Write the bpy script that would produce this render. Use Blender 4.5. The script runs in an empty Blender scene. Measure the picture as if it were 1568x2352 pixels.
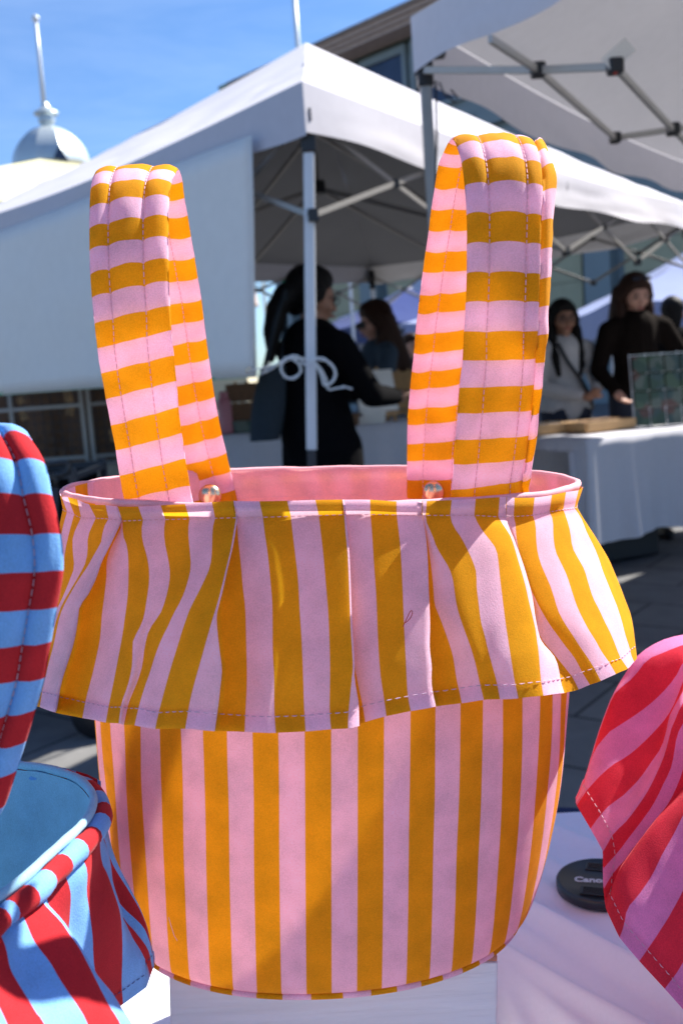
import bpy, bmesh, math, random
from mathutils import Vector, Matrix, noise
R = math.radians
sc = bpy.context.scene
# ------------------------------------------------------------------ camera, sky, sun
FPX, PITCH, ROLL = 2287.0, R(7.82), R(4.2)      # picture units: 1568 x 2352
CAM = Vector((0, 0, 1.2))
RNEAR = Matrix.Rotation(R(90) - PITCH, 3, 'X')
MCAM = RNEAR @ Matrix.Rotation(-ROLL, 3, 'Z')
N2W = MCAM @ RNEAR.inverted()                   # level-with-the-stall frame -> world
cd = bpy.data.cameras.new('camera'); cam = bpy.data.objects.new('camera', cd)
sc.collection.objects.link(cam); sc.camera = cam
cam.matrix_world = Matrix.Translation(CAM) @ MCAM.to_4x4()
cd.sensor_fit = 'HORIZONTAL'; cd.sensor_width = 24; cd.lens = 24 * FPX / 1568
cd.clip_start = .02; cd.clip_end = 2000
cd.dof.use_dof = True; cd.dof.focus_distance = .52; cd.dof.aperture_fstop = 12.5
SUN_AZ, SUN_EL = R(31), R(46)                   # azimuth counted from +X towards +Y
sdir = Vector((math.cos(SUN_EL)*math.cos(SUN_AZ), math.cos(SUN_EL)*math.sin(SUN_AZ), math.sin(SUN_EL)))
w = bpy.data.worlds.new('World'); sc.world = w; w.use_nodes = True
nt = w.node_tree; bg = nt.nodes['Background']
sky = nt.nodes.new('ShaderNodeTexSky'); sky.sky_type = 'NISHITA'; sky.sun_disc = False
sky.sun_elevation = SUN_EL; sky.sun_rotation = math.pi/2 - SUN_AZ
sky.air_density = 1.0; sky.dust_density = .35; sky.ozone_density = 2.2
tc = nt.nodes.new('ShaderNodeTexCoord'); mp = nt.nodes.new('ShaderNodeMapping')
mp.inputs['Rotation'].default_value = (.25, .55, .3); mp.inputs['Scale'].default_value = (1.2, 2.2, 8)
nz = nt.nodes.new('ShaderNodeTexNoise'); nz.inputs['Scale'].default_value = 1.6; nz.inputs['Detail'].default_value = 7
nz.inputs['Roughness'].default_value = .62; nz.inputs['Distortion'].default_value = .5
cr = nt.nodes.new('ShaderNodeValToRGB'); cr.color_ramp.elements[0].position = .42; cr.color_ramp.elements[1].position = .95
cr.color_ramp.elements[1].color = (.27, .27, .27, 1)
mx = nt.nodes.new('ShaderNodeMix'); mx.data_type = 'RGBA'
mx.inputs[7].default_value = (7.0, 8.2, 10.5, 1)
L = nt.links.new
L(tc.outputs['Generated'], mp.inputs[0]); L(mp.outputs[0], nz.inputs[0]); L(nz.outputs[0], cr.inputs[0])
ti = nt.nodes.new('ShaderNodeMix'); ti.data_type = 'RGBA'; ti.blend_type = 'MULTIPLY'; ti.inputs[0].default_value = 1; ti.inputs[7].default_value = (.66, .88, 1.16, 1)
L(cr.outputs[0], mx.inputs[0]); L(sky.outputs[0], ti.inputs[6]); L(ti.outputs[2], mx.inputs[6]); L(mx.outputs[2], bg.inputs[0])
bg.inputs[1].default_value = .063
sl = bpy.data.lights.new('sun', 'SUN'); sl.energy = 5.0; sl.angle = R(.53); sl.color = (1, .95, .87)
so = bpy.data.objects.new('sun', sl); sc.collection.objects.link(so)
so.rotation_euler = sdir.to_track_quat('Z', 'Y').to_euler(); so.location = (3, 3, 12)
vs = sc.view_settings; vs.view_transform = 'Standard'; vs.look = 'None'; vs.exposure = 1.36; vs.gamma = 1
sc.cycles.max_bounces = 10; sc.cycles.transmission_bounces = 8; sc.cycles.diffuse_bounces = 5
sc.cycles.use_denoising = True; sc.cycles.sample_clamp_indirect = 6

# ------------------------------------------------------------------ picture -> place
def npix(px, py, Y):        # point of the stall frame seen at picture position, forward distance Y
    d = RNEAR @ Vector(((px-784)/FPX, (1176-py)/FPX, -1)); return d*(Y/d.y)
def nz_(px, py, z):
    d = RNEAR @ Vector(((px-784)/FPX, (1176-py)/FPX, -1)); return d*(z/d.z)
def n2w(p): return CAM + N2W @ Vector(p)
def wpix(px, py, Y):
    d = MCAM @ Vector(((px-784)/FPX, (1176-py)/FPX, -1)); return CAM + d*(Y/d.y)
def wz(px, py, z):
    d = MCAM @ Vector(((px-784)/FPX, (1176-py)/FPX, -1)); return CAM + d*((z-CAM.z)/d.z)
SRC = 1568/2731.0
def reg(x0, y0, s):         # measuring windows of the survey
    return lambda zx, zy: ((x0+zx/s)*SRC, (y0+zy/s)*SRC)

# ------------------------------------------------------------------ object helpers
def empty(name, loc, label=None, cat=None, group=None):
    o = bpy.data.objects.new(name, None); sc.collection.objects.link(o); o.location = loc
    o.empty_display_size = .05
    return tag(o, label, cat, group)
def tag(o, label=None, cat=None, group=None, kind=None):
    for k, v in (('label', label), ('category', cat), ('group', group), ('kind', kind)):
        if v: o[k] = v
    return o
def wloc(o):
    v = Vector(o.location)
    while o.parent is not None: o = o.parent; v = v + Vector(o.location)
    return v
class MB:
    """collects geometry in world space, then links it as one mesh object"""
    def __init__(s): s.v = []; s.f = []; s.uv = []; s.mi = []; s.cur = 0
    def add(s, vs, fs, uvs=None):
        b = len(s.v); s.v += [Vector(p) for p in vs]
        s.uv += list(uvs) if uvs else [(0, 0)]*len(vs)
        for f in fs: s.f.append([b+i for i in f]); s.mi.append(s.cur)
        return s
    def grid(s, rows, uvs=None, closeu=False):
        n = len(rows); m = len(rows[0]); vs = [p for r in rows for p in r]
        u = [q for r in uvs for q in r] if uvs else None
        fs = [(i*m+j, i*m+(j+1) % m, (i+1)*m+(j+1) % m, (i+1)*m+j) for i in range(n-1) for j in range(m if closeu else m-1)]
        return s.add(vs, fs, u)
    def box(s, c, size, rot=None):
        c = Vector(c); h = Vector(size)/2; rot = rot or Matrix.Identity(3)
        vs = [c + rot @ Vector((x*h.x, y*h.y, z*h.z)) for x in (-1, 1) for y in (-1, 1) for z in (-1, 1)]
        return s.add(vs, [(0, 1, 3, 2), (4, 6, 7, 5), (0, 4, 5, 1), (2, 3, 7, 6), (0, 2, 6, 4), (1, 5, 7, 3)],
                     [(p.x, p.z) for p in vs])
    def bar(s, a, b, wx, wy=None, up=(0, 0, 1)):
        a = Vector(a); b = Vector(b); wy = wy or wx; t = (b-a)
        z = t.normalized(); x = Vector(up).cross(z)
        if x.length < 1e-3: x = Vector((1, 0, 0)).cross(z) if abs(z.x) < .9 else Vector((0, 1, 0)).cross(z)
        x.normalize(); y = z.cross(x)
        return s.box((a+b)/2, (wx, wy, t.length), Matrix((x, y, z)).transposed())
    def tube(s, pts, r, n=10, cap=True, uvk=None):
        pts = [Vector(p) for p in pts]; m = len(pts)
        rs = list(r) if isinstance(r, (list, tuple)) else [r]*m
        rows = []; uvs = []; prev = None
        for i, p in enumerate(pts):
            t = (pts[min(i+1, m-1)] - pts[max(i-1, 0)]).normalized()
            if prev is None:
                a = Vector((0, 0, 1)) if abs(t.z) < .9 else Vector((1, 0, 0)); x = a.cross(t).normalized()
            else:
                x = (prev - t*prev.dot(t))
                x = x.normalized() if x.length > 1e-6 else Vector((1, 0, 0))
            prev = x; y = t.cross(x)
            rows.append([p + (x*math.cos(2*math.pi*k/n) + y*math.sin(2*math.pi*k/n))*rs[i] for k in range(n)])
            uvs.append([((uvk[i] if uvk else 0), k/n) for k in range(n)])
        s.grid(rows, uvs, closeu=True)
        if cap:
            b = len(s.v)-m*n
            s.f.append([b+k for k in range(n)][::-1]); s.f.append([b+(m-1)*n+k for k in range(n)]); s.mi += [s.cur, s.cur]
        return s
    def lathe(s, c, prof, n=24, rot=None, sx=1, sy=1):
        c = Vector(c); rot = rot or Matrix.Identity(3)
        rows = [[c + rot @ Vector((r*sx*math.cos(2*math.pi*k/n), r*sy*math.sin(2*math.pi*k/n), z)) for k in range(n)] for r, z in prof]
        return s.grid(rows, closeu=True)
    def ball(s, c, r, n=10):
        rr = r if isinstance(r, (tuple, list)) else (r, r, r)
        return s.lathe(c, [(max(1e-4, math.sin(math.pi*i/n)), -math.cos(math.pi*i/n)*rr[2]/1.0) for i in range(n+1)], n*2, sx=rr[0], sy=rr[1])
    def build(s, name, mat, parent=None, smooth=True, bevel=0, sub=0, weld=False):
        off = wloc(parent) if parent is not None else Vector((0, 0, 0))
        org = Vector((0, 0, 0))
        if parent is None and s.v:
            lo = Vector([min(v[i] for v in s.v) for i in range(3)]); hi = Vector([max(v[i] for v in s.v) for i in range(3)])
            org = Vector(((lo.x+hi.x)/2, (lo.y+hi.y)/2, lo.z)); off = org
        me = bpy.data.meshes.new(name)
        me.from_pydata([tuple(v-off) for v in s.v], [], s.f)
        uvl = me.uv_layers.new(name='UVMap')
        for lp in me.loops: uvl.data[lp.index].uv = s.uv[lp.vertex_index]
        mats = mat if isinstance(mat, (list, tuple)) else [mat]
        for m_ in mats: me.materials.append(m_)
        for p, mi in zip(me.polygons, s.mi): p.material_index = mi; p.use_smooth = smooth
        bm = bmesh.new(); bm.from_mesh(me)
        if weld: bmesh.ops.remove_doubles(bm, verts=bm.verts, dist=1e-5)
        if weld != 'keep': bmesh.ops.recalc_face_normals(bm, faces=bm.faces)
        bm.to_mesh(me); bm.free()
        o = bpy.data.objects.new(name, me); sc.collection.objects.link(o)
        o.location = org
        if parent is not None: o.parent = parent
        if bevel:
            b = o.modifiers.new('bevel', 'BEVEL'); b.width = bevel; b.segments = 2; b.limit_method = 'ANGLE'
        if sub:
            b = o.modifiers.new('sub', 'SUBSURF'); b.levels = sub; b.render_levels = sub
        return o
def crom(P, t):             # catmull-rom through a list of tuples/vectors, t in 0..len-1
    n = len(P); i = min(int(t), n-2); f = t-i
    a = P[max(i-1, 0)]; b = P[i]; c = P[i+1]; d = P[min(i+2, n-1)]
    if i == 0: a = [2*x-y for x, y in zip(b, c)]
    if i == n-2: d = [2*y-x for x, y in zip(b, c)]
    return [.5*(2*q+(-p+r)*f+(2*p-5*q+4*r-s)*f*f+(-p+3*q-3*r+s)*f**3) for p, q, r, s in zip(a, b, c, d)]
def resample(P, n):         # even spacing along a polyline, smoothed
    d = [0]
    for a, b in zip(P, P[1:]): d.append(d[-1]+math.dist(a, b))
    out = []
    for k in range(n):
        s = d[-1]*k/(n-1); i = 0
        while i < len(d)-2 and d[i+1] < s: i += 1
        seg = d[i+1]-d[i]; f = (s-d[i])/seg if seg > 1e-9 else 0
        out.append(crom(P, i+min(max(f, 0), 1)))
    return out
def fbm(x, y, z=0): return noise.noise(Vector((x, y, z)))
def blob(name, caps, mat, parent, voxel=.012, smooth=6):
    """tapered capsules (a, b, ra, rb) fused into one continuous skin"""
    b = MB()
    for (p, q, ra, rb) in caps:
        p = Vector(p); q = Vector(q); d = q-p; ln = d.length; t = d.normalized() if ln > 1e-6 else Vector((0, 0, 1))
        pts = []; rs = []
        for i in range(6): a = math.pi/2*(1-i/5); pts.append(p - t*ra*math.sin(a)*.999); rs.append(max(1e-4, ra*math.cos(a)))
        for i in range(6): a = math.pi/2*i/5; pts.append(q + t*rb*math.sin(a)*.999+t*1e-5); rs.append(max(1e-4, rb*math.cos(a)))
        b.tube(pts, rs, 12)
    o = b.build(name, mat, parent)
    m = o.modifiers.new('r', 'REMESH'); m.mode = 'VOXEL'; m.voxel_size = voxel; m.use_smooth_shade = True
    if smooth:
        s = o.modifiers.new('s', 'SMOOTH'); s.iterations = smooth; s.factor = .5
    dg = bpy.context.evaluated_depsgraph_get(); me = bpy.data.meshes.new_from_object(o.evaluated_get(dg))
    o.modifiers.clear(); old = o.data; o.data = me; bpy.data.meshes.remove(old)
    me.materials.clear(); me.materials.append(mat)
    for p in me.polygons: p.use_smooth = True; p.material_index = 0
    return o

# ------------------------------------------------------------------ materials
def nmat(name):
    m = bpy.data.materials.new(name); m.use_nodes = True
    return m, m.node_tree, m.node_tree.nodes['Principled BSDF']
def node(t, ty, **kw):
    n = t.nodes.new(ty)
    for k, v in kw.items():
        if k.startswith('i_'): n.inputs[k[2:].replace('_', ' ')].default_value = v
        else: setattr(n, k, v)
    return n
def plain(name, col, rough=.6, metal=0, var=.08, scale=30, bump=0, bscale=200, spec=.5):
    m, t, p = nmat(name); p.inputs['Roughness'].default_value = rough; p.inputs['Metallic'].default_value = metal
    p.inputs['Specular IOR Level'].default_value = spec
    c = node(t, 'ShaderNodeTexCoord'); n = node(t, 'ShaderNodeTexNoise', i_Scale=scale, i_Detail=4.0)
    r = node(t, 'ShaderNodeMapRange'); r.inputs[3].default_value = 1-var; r.inputs[4].default_value = 1+var
    mu = node(t, 'ShaderNodeMix', data_type='RGBA', blend_type='MULTIPLY'); mu.inputs[0].default_value = 1
    mu.inputs[6].default_value = (*col, 1)
    t.links.new(c.outputs['Object'], n.inputs[0]); t.links.new(n.outputs[0], r.inputs[0])
    cb = node(t, 'ShaderNodeCombineColor')
    for i in range(3): t.links.new(r.outputs[0], cb.inputs[i])
    t.links.new(cb.outputs[0], mu.inputs[7]); t.links.new(mu.outputs[2], p.inputs['Base Color'])
    if bump:
        n2 = node(t, 'ShaderNodeTexNoise', i_Scale=float(bscale), i_Detail=3.0)
        b = node(t, 'ShaderNodeBump', i_Strength=bump, i_Distance=.002)
        t.links.new(c.outputs['Object'], n2.inputs[0]); t.links.new(n2.outputs[0], b.inputs['Height']); t.links.new(b.outputs[0], p.inputs['Normal'])
    return m
def cloth(name, c1, c2=None, trans=.35, t1=None, t2=None, weave=.35, sheen=.08, rough=.92, bump=.4, scale=1500., var=.24):
    """woven cloth; stripes run on the cloth's own UV.x (whole numbers = stripe edges, odd-to-even = c1)"""
    m, t, p = nmat(name); lk = t.links.new
    uv = node(t, 'ShaderNodeUVMap'); sp = node(t, 'ShaderNodeSeparateXYZ'); lk(uv.outputs[0], sp.inputs[0])
    tcn = node(t, 'ShaderNodeTexCoord')
    def colour(a, b):
        if b is None:
            r = node(t, 'ShaderNodeRGB'); r.outputs[0].default_value = (*a, 1); return r.outputs[0]
        pp = node(t, 'ShaderNodeMath', operation='PINGPONG'); ad = node(t, 'ShaderNodeMath', operation='ADD')
        ad.inputs[1].default_value = 100.5; lk(sp.outputs[0], ad.inputs[0]); lk(ad.outputs[0], pp.inputs[0]); pp.inputs[1].default_value = 1
        gt = node(t, 'ShaderNodeMapRange'); gt.inputs[1].default_value = .49; gt.inputs[2].default_value = .51; lk(pp.outputs[0], gt.inputs[0])
        mm = node(t, 'ShaderNodeMix', data_type='RGBA'); lk(gt.outputs[0], mm.inputs[0])
        mm.inputs[6].default_value = (*b, 1); mm.inputs[7].default_value = (*a, 1); return mm.outputs[2]
    n = node(t, 'ShaderNodeTexNoise', i_Scale=scale, i_Detail=2.0); lk(tcn.outputs['Object'], n.inputs[0])
    n3 = node(t, 'ShaderNodeTexNoise', i_Scale=scale/25, i_Detail=4.0); lk(tcn.outputs['Object'], n3.inputs[0])
    r = node(t, 'ShaderNodeMapRange'); r.inputs[1].default_value = .25; r.inputs[2].default_value = .75; r.inputs[3].default_value = 1-var; r.inputs[4].default_value = 1+var
    av = node(t, 'ShaderNodeMath', operation='ADD'); lk(n.outputs[0], av.inputs[0]); lk(n3.outputs[0], av.inputs[1])
    hv = node(t, 'ShaderNodeMath', operation='MULTIPLY'); hv.inputs[1].default_value = .5; lk(av.outputs[0], hv.inputs[0]); lk(hv.outputs[0], r.inputs[0])
    cb = node(t, 'ShaderNodeCombineColor')
    for i in range(3): lk(r.outputs[0], cb.inputs[i])
    def vary(o):
        mu = node(t, 'ShaderNodeMix', data_type='RGBA', blend_type='MULTIPLY'); mu.inputs[0].default_value = 1
        lk(o, mu.inputs[6]); lk(cb.outputs[0], mu.inputs[7]); return mu.outputs[2]
    lk(vary(colour(c1, c2)), p.inputs['Base Color']); p.inputs['Roughness'].default_value = rough
    p.inputs['Specular IOR Level'].default_value = .15
    p.inputs['Sheen Weight'].default_value = sheen; p.inputs['Sheen Roughness'].default_value = .4
    bp = node(t, 'ShaderNodeBump', i_Strength=bump, i_Distance=.0005); lk(n.outputs[0], bp.inputs['Height']); lk(bp.outputs[0], p.inputs['Normal'])
    if trans:
        tr = node(t, 'ShaderNodeBsdfTranslucent'); lk(vary(colour(t1 or c1, (t2 or c2) if c2 else None)), tr.inputs[0])
        ms = node(t, 'ShaderNodeMixShader'); ms.inputs[0].default_value = trans
        lk(p.outputs[0], ms.inputs[1]); lk(tr.outputs[0], ms.inputs[2]); lk(ms.outputs[0], t.nodes['Material Output'].inputs[0])
    return m
ORA, PNK = (.73, .35, .009), (.92, .60, .74)
M = {}
M['op'] = cloth('mustard_pink_cotton', ORA, PNK, .42, (.99, .58, .02), (.99, .68, .80), sheen=.03)
M['pink'] = cloth('pink_lining', (.84, .46, .52), None, .27, (.97, .70, .62))
M['rb'] = cloth('red_blue_cotton', (.44, .020, .026), (.18, .39, .72), .12, (.8, .02, .03), (.2, .45, .9))
M['blue'] = cloth('light_blue_lining', (.30, .52, .66), None, .1, (.25, .5, .7))
M['rp'] = cloth('red_pink_cotton', (.70, .045, .075), (.76, .29, .55), .33, (.95, .02, .05), (.95, .22, .48))
M['thread_p'] = plain('pink_thread', (.85, .50, .56), .7)
M['thread_w'] = plain('pale_thread', (.62, .42, .52), .8)
M['thread_n'] = plain('navy_thread', (.04, .06, .2), .7)
M['brass'] = plain('brass', (.78, .60, .36), .24, 1)
M['table'] = cloth('white_polyester', (.86, .84, .92), None, .2, scale=300, var=.03, bump=.1)
M['tclothb'] = cloth('white_tablecloth', (.66, .66, .72), None, .25, scale=60, var=.06)
M['canvas'] = cloth('white_canopy_canvas', (.52, .51, .56), None, .03, (.85, .85, .85), scale=25, var=.05, sheen=.1, bump=.15)
M['canvas2'] = cloth('pale_canopy_canvas', (.64, .62, .66), None, .10, (.85, .83, .83), scale=25, var=.05, sheen=.1, bump=.15)
M['under'] = plain('grey_underside_shade', (.20, .205, .225), .8, 0, .12, 2)  # grey that puts the shade inside the tents into the colour
M['underl'] = plain('pale_canopy_underside', (.60, .58, .62), .8, 0, .1, 2)
M['canvasdk'] = cloth('grey_canopy_canvas', (.55, .55, .62), None, .2, scale=25, var=.05)
M['vinyl'] = cloth('white_vinyl', (.86, .85, .82), None, .22, scale=20, var=.04, rough=.5, bump=.1)
M['cream'] = cloth('cream_canvas', (.82, .78, .50), None, .3, scale=20, var=.05)
M['bluec'] = cloth('royal_blue_canvas', (.025, .045, .17), None, .1, (.05, .1, .4), scale=20, var=.1)
M['lilac'] = cloth('pale_blue_canvas', (.26, .31, .50), None, .12, (.35, .42, .7), scale=20, var=.05)
M['white'] = plain('white_paint', (.78, .79, .82), .4, .0, .04)
M['whitemetal'] = plain('white_metal', (.62, .64, .68), .35, .1, .05)
M['steel'] = plain('aluminium_bar', (.30, .29, .28), .45, .5, .1)
M['steell'] = plain('pale_aluminium_bar', (.46, .44, .41), .5, .2, .1)
M['darkmetal'] = plain('dark_metal', (.035, .037, .045), .45, .3, .1)
M['blackpl'] = plain('black_plastic', (.012, .012, .015), .42, 0, .1)
M['cap'] = plain('cap_plastic', (.014, .014, .017), .36, 0, .1)
M['print'] = plain('white_print', (.62, .62, .62), .6)
M['red'] = plain('red_plastic', (.5, .03, .02), .4)
M['wood'] = plain('pale_wood', (.45, .27, .12), .6, 0, .25, 40)
M['rwood'] = plain('reddish_wood', (.42, .15, .09), .6, 0, .3, 120)
M['dwood'] = plain('brown_wicker', (.14, .075, .04), .8, 0, .5, 60)
M['rope'] = plain('white_rope', (.75, .75, .74), .8, 0, .1, 400, .6, 700)
M['skin'] = plain('skin', (.42, .22, .15), .55, 0, .06, 20)
M['skin2'] = plain('tan_skin', (.30, .15, .095), .55, 0, .06, 20)
M['skin3'] = plain('fair_skin', (.50, .27, .20), .55, 0, .06, 20)
M['hairb'] = plain('black_hair', (.006, .005, .005), .6, 0, .3, 80, .6, 60, .15)
M['hairbr'] = plain('brown_hair', (.030, .012, .007), .6, 0, .4, 80, .6, 60, .2)
M['black'] = plain('black_cloth', (.004, .004, .005), .95, 0, .2, 40, .3, 40, .05)
M['bagcloth'] = plain('slate_canvas', (.012, .022, .032), .9, 0, .25, 60)
M['denim'] = plain('denim', (.028, .05, .08), .9, 0, .25, 60, .3, 90)
M['navyj'] = plain('dark_jeans', (.015, .02, .04), .9, 0, .25, 60)
M['knit'] = plain('pale_grey_knit', (.42, .41, .42), .95, 0, .12, 60, .5, 150)
M['dkbrown'] = plain('black_brown_knit', (.010, .007, .006), .95, 0, .3, 60, .4, 120, .05)
M['bluepl'] = plain('blue_plastic', (.006, .014, .07), .35)
M['bottle'] = plain('dusty_pink_bottle', (.42, .16, .20), .4)
M['cream2'] = cloth('beige_cloth', (.34,.31,.25), None, .2, scale=60)
M['paper'] = plain('paper', (.72, .70, .66), .7)
M['green'] = plain('green_plastic', (.01, .30, .14), .4)
M['dome'] = plain('dome_sheet_metal', (.50, .56, .58), .42, .55, .12, 3)
M['copper'] = plain('green_copper', (.24, .33, .28), .7, 0, .2, 3)
M['glassd'] = plain('dark_window_glass', (.02, .03, .07), .15, 0, .5, 1.5)
M['bframe'] = plain('grey_blue_frame', (.19, .23, .245), .5, 0, .08, 2)
M['beige'] = plain('beige_panel', (.40, .37, .24), .8, 0, .12, 4)
M['brownbrick'] = plain('brown_brick', (.42, .32, .28), .85, 0, .25, 6)
# ------------------------------------------------------------------ bags: shared builders
def ell_depth(px, py, xc, yc, a, b):
    d = RNEAR @ Vector(((px-784)/FPX, (1176-py)/FPX, -1)); dx = d.x/d.y
    A = dx*dx/(a*a) + 1/(b*b); B = -2*(dx*xc/(a*a) + yc/(b*b)); C_ = xc*xc/(a*a) + yc*yc/(b*b) - 1
    D = max(B*B-4*A*C_, 0); return (-B-math.sqrt(D))/(2*A)
def ell_far(px, py, xc, yc, a, b):
    d = RNEAR @ Vector(((px-784)/FPX, (1176-py)/FPX, -1)); dx = d.x/d.y
    A = dx*dx/(a*a) + 1/(b*b); B = -2*(dx*xc/(a*a) + yc/(b*b)); C_ = xc*xc/(a*a) + yc*yc/(b*b) - 1
    return (-B+math.sqrt(max(B*B-4*A*C_, 0)))/(2*A)
def lerp(a, b, t): return a+(b-a)*t
def sheet(cols, depth, N, back=None, ush=0, soft=1.0, hem=None, wr=.0006, sub=4, lipdepth=None):
    """cols: (u, off, [lip, stitch, ... hem] picture points, break_before).  -> MB grid of one ruffled skirt"""
    C = []; ush = ush
    for (u, off, P, brk) in cols:
        lip, st = P[0], P[1]; low = resample([tuple(q) for q in P[1:]], N)
        col = []
        for j in range(3):      # lip to stitch
            f = j/3; x = lerp(lip[0], st[0], f); y = lerp(lip[1], st[1], f)
            Y = depth(u, x, y, 0) - .0035*math.sin(math.pi*f)*(1 if lipdepth is None else lipdepth)
            col.append(npix(x, y, Y))
        for j in range(N):
            t = j/(N-1); x, y = low[j]; Y = depth(u, x, y, t) - off*.00125*min(1, t*1.15+.12)**.8*(1 if j else .4)
            col.append(npix(x, y, Y))
        C.append((u, col, brk))
    mb = MB(); allcols = []
    panels = [[C[0]]]
    for c in C[1:]:
        if c[2]: panels.append([c])
        else: panels[-1].append(c)
    dense = []
    for pa in panels:
        n = len(pa)
        if n == 1: continue
        for i in range((n-1)*sub+1):
            t = i/sub; u = crom([(c[0],) for c in pa], t)[0] if n > 1 else pa[0][0]
            i0 = min(int(t), n-2); u = lerp(pa[i0][0], pa[i0+1][0], t-i0)
            col = []
            for j in range(N+3):
                p = Vector(crom([tuple(c[1][j]) for c in pa], t)); p = pa[i0][1][j].lerp(pa[i0+1][1][j], t-i0).lerp(p, soft)
                tt = max(0, (j-3)/(N-1)); p.y -= wr*tt*(fbm(p.x*60, p.z*45, 3)+.6*fbm(p.x*140, p.z*90, 8))*1.6
                col.append(p)
            dense.append((u, col))
        # stepping to the next panel makes the tucked-under wall of the pleat
    if back: dense += back(dense[-1], dense[0])
    W = [(u+ush, [n2w(p) for p in c]) for u, c in dense]
    mb.grid([c for u, c in W], [[(u, j*.3) for j in range(N+3)] for u, c in W])
    h0 = N+3-max(2, round(N*.065))-1
    if hem is not False:        # the hem is folded double: a second layer just inside
        rows = []
        for u, c in dense:
            rows.append([n2w(c[j]+Vector((0, .0013, .0003))) for j in range(h0, N+3)])
        mb.grid(rows, [[(dense[i][0]+ush, 0)]*(N+3-h0) for i in range(len(dense))])
    return mb, dense, h0
def dashes(pts, mat, parent, name='stitching', on=.0022, off=.0012, w=.00027, lift=(0, -.0004, 0)):
    """short thread stitches along a path given in the stall frame"""
    mb = MB(); d = [0]; pts = [Vector(p)+Vector(lift) for p in pts]
    for a, b in zip(pts, pts[1:]): d.append(d[-1]+(b-a).length)
    def at(s):
        for i in range(len(pts)-1):
            if d[i+1] >= s: return pts[i].lerp(pts[i+1], (s-d[i])/max(1e-9, d[i+1]-d[i]))
        return pts[-1]
    s = 0
    while s+on < d[-1]:
        if (at(s)-at(s+on)).length > on*.3: mb.tube([n2w(at(s)), n2w(at(s+on*.5)+Vector(lift)*.5), n2w(at(s+on))], [w*.5, w, w*.5], 4, cap=False)
        s += on+off
    if mb.v: return mb.build(name, mat, parent)
def strap(rows, seams, mat, thread, parent, name='handle', bump=.0019, thick=.0022, sub=5):
    """rows: (L, R, k) with L, R points of the stall frame on the two long edges"""
    T = []; n = len(rows)
    for i in range((n-1)*sub+1):
        t = i/sub; L_ = Vector(crom([tuple(r[0]) for r in rows], t)); R_ = Vector(crom([tuple(r[1]) for r in rows], t))
        i0 = min(int(t), n-2); T.append((L_, R_, lerp(rows[i0][2], rows[i0+1][2], t-i0)))
    S = [0]+list(seams)+[1]; ws = []
    for a, b in zip(S, S[1:]): ws += [lerp(a, b, q) for q in (0, .06, .16, .32, .5, .68, .84, .94)]
    ws.append(1)
    def puff(w):
        for a, b in zip(S, S[1:]):
            if a <= w <= b+1e-9:
                f = (w-a)/(b-a); return max(0, math.sin(math.pi*min(max(f, 0), 1)))**.45*min(1.25, (b-a)/.33)
        return 0
    mbv = []; mbu = []; seamp = {s: [] for s in seams}; nrm = []
    for i, (L_, R_, k) in enumerate(T):
        a = T[max(i-1, 0)]; b = T[min(i+1, len(T)-1)]
        tg = ((b[0]+b[1])-(a[0]+a[1])).normalized(); wv = (R_-L_); N_ = wv.cross(tg).normalized(); nrm.append(N_)
        row = []; uv = []
        for w in ws:
            pf = puff(w); p = L_.lerp(R_, w) + N_*(thick*.5*min(1, 8*min(w, 1-w)) + bump*pf*(.9+.35*fbm(k*1.1, w*7, len(rows))))
            p += N_*.0006*fbm(k*.7, w*3, 5)
            row.append(n2w(p)); uv.append((k+1-.07*pf, w))
        for w in reversed(ws):
            pf = puff(w); p = L_.lerp(R_, w) - N_*(thick*.5*min(1, 8*min(w, 1-w)) + bump*.28*pf)
            p -= N_*.0009*fbm(k*1.7, w*6, 9)
            row.append(n2w(p)); uv.append((k+1-.04*pf, w))
        mbv.append(row); mbu.append(uv)
        for s in seams: seamp[s].append((L_.lerp(R_, s), N_))
    mb = MB(); mb.grid(mbv, mbu, closeu=True); o = mb.build(name, mat, parent)
    st = MB()
    for s in seams:
        for sgn, lift in ((1, thick*.5+.0006), (-1, thick*.5+.0005)):
            P = [p+N_*sgn*lift for p, N_ in seamp[s]]; d = [0]
            for a, b in zip(P, P[1:]): d.append(d[-1]+(b-a).length)
            def at(q):
                for i in range(len(P)-1):
                    if d[i+1] >= q: return P[i].lerp(P[i+1], (q-d[i])/max(1e-9, d[i+1]-d[i]))
                return P[-1]
            q = .001
            while q+.0024 < d[-1]:
                st.tube([n2w(at(q)), n2w(at(q+.0024))], .00023, 4, cap=False); q += .0036
    st.build('stitching', thread, o)
    return o
def loop_tube(pts, r, n=10, uvk=None, wob=0):
    """closed tube through stall-frame points"""
    rows = []; uv = []; m = len(pts)
    for i, p in enumerate(pts):
        t = (pts[(i+1) % m]-pts[i-1]).normalized(); x = t.cross(Vector((0, 0, 1))).normalized(); y = x.cross(t)
        rr = r*(1+wob*fbm(i*.35, 2.2))
        rows.append([n2w(p+(x*math.cos(2*math.pi*k/n)+y*math.sin(2*math.pi*k/n))*rr) for k in range(n)])
        uv.append([((uvk[i] if uvk else 0), 0)]*n)
    rows.append(rows[0]); uv.append([((uvk[-1]*2-uvk[-2]) if uvk else 0, 0)]*n)
    return MB().grid(rows, uv, closeu=True)

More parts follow.
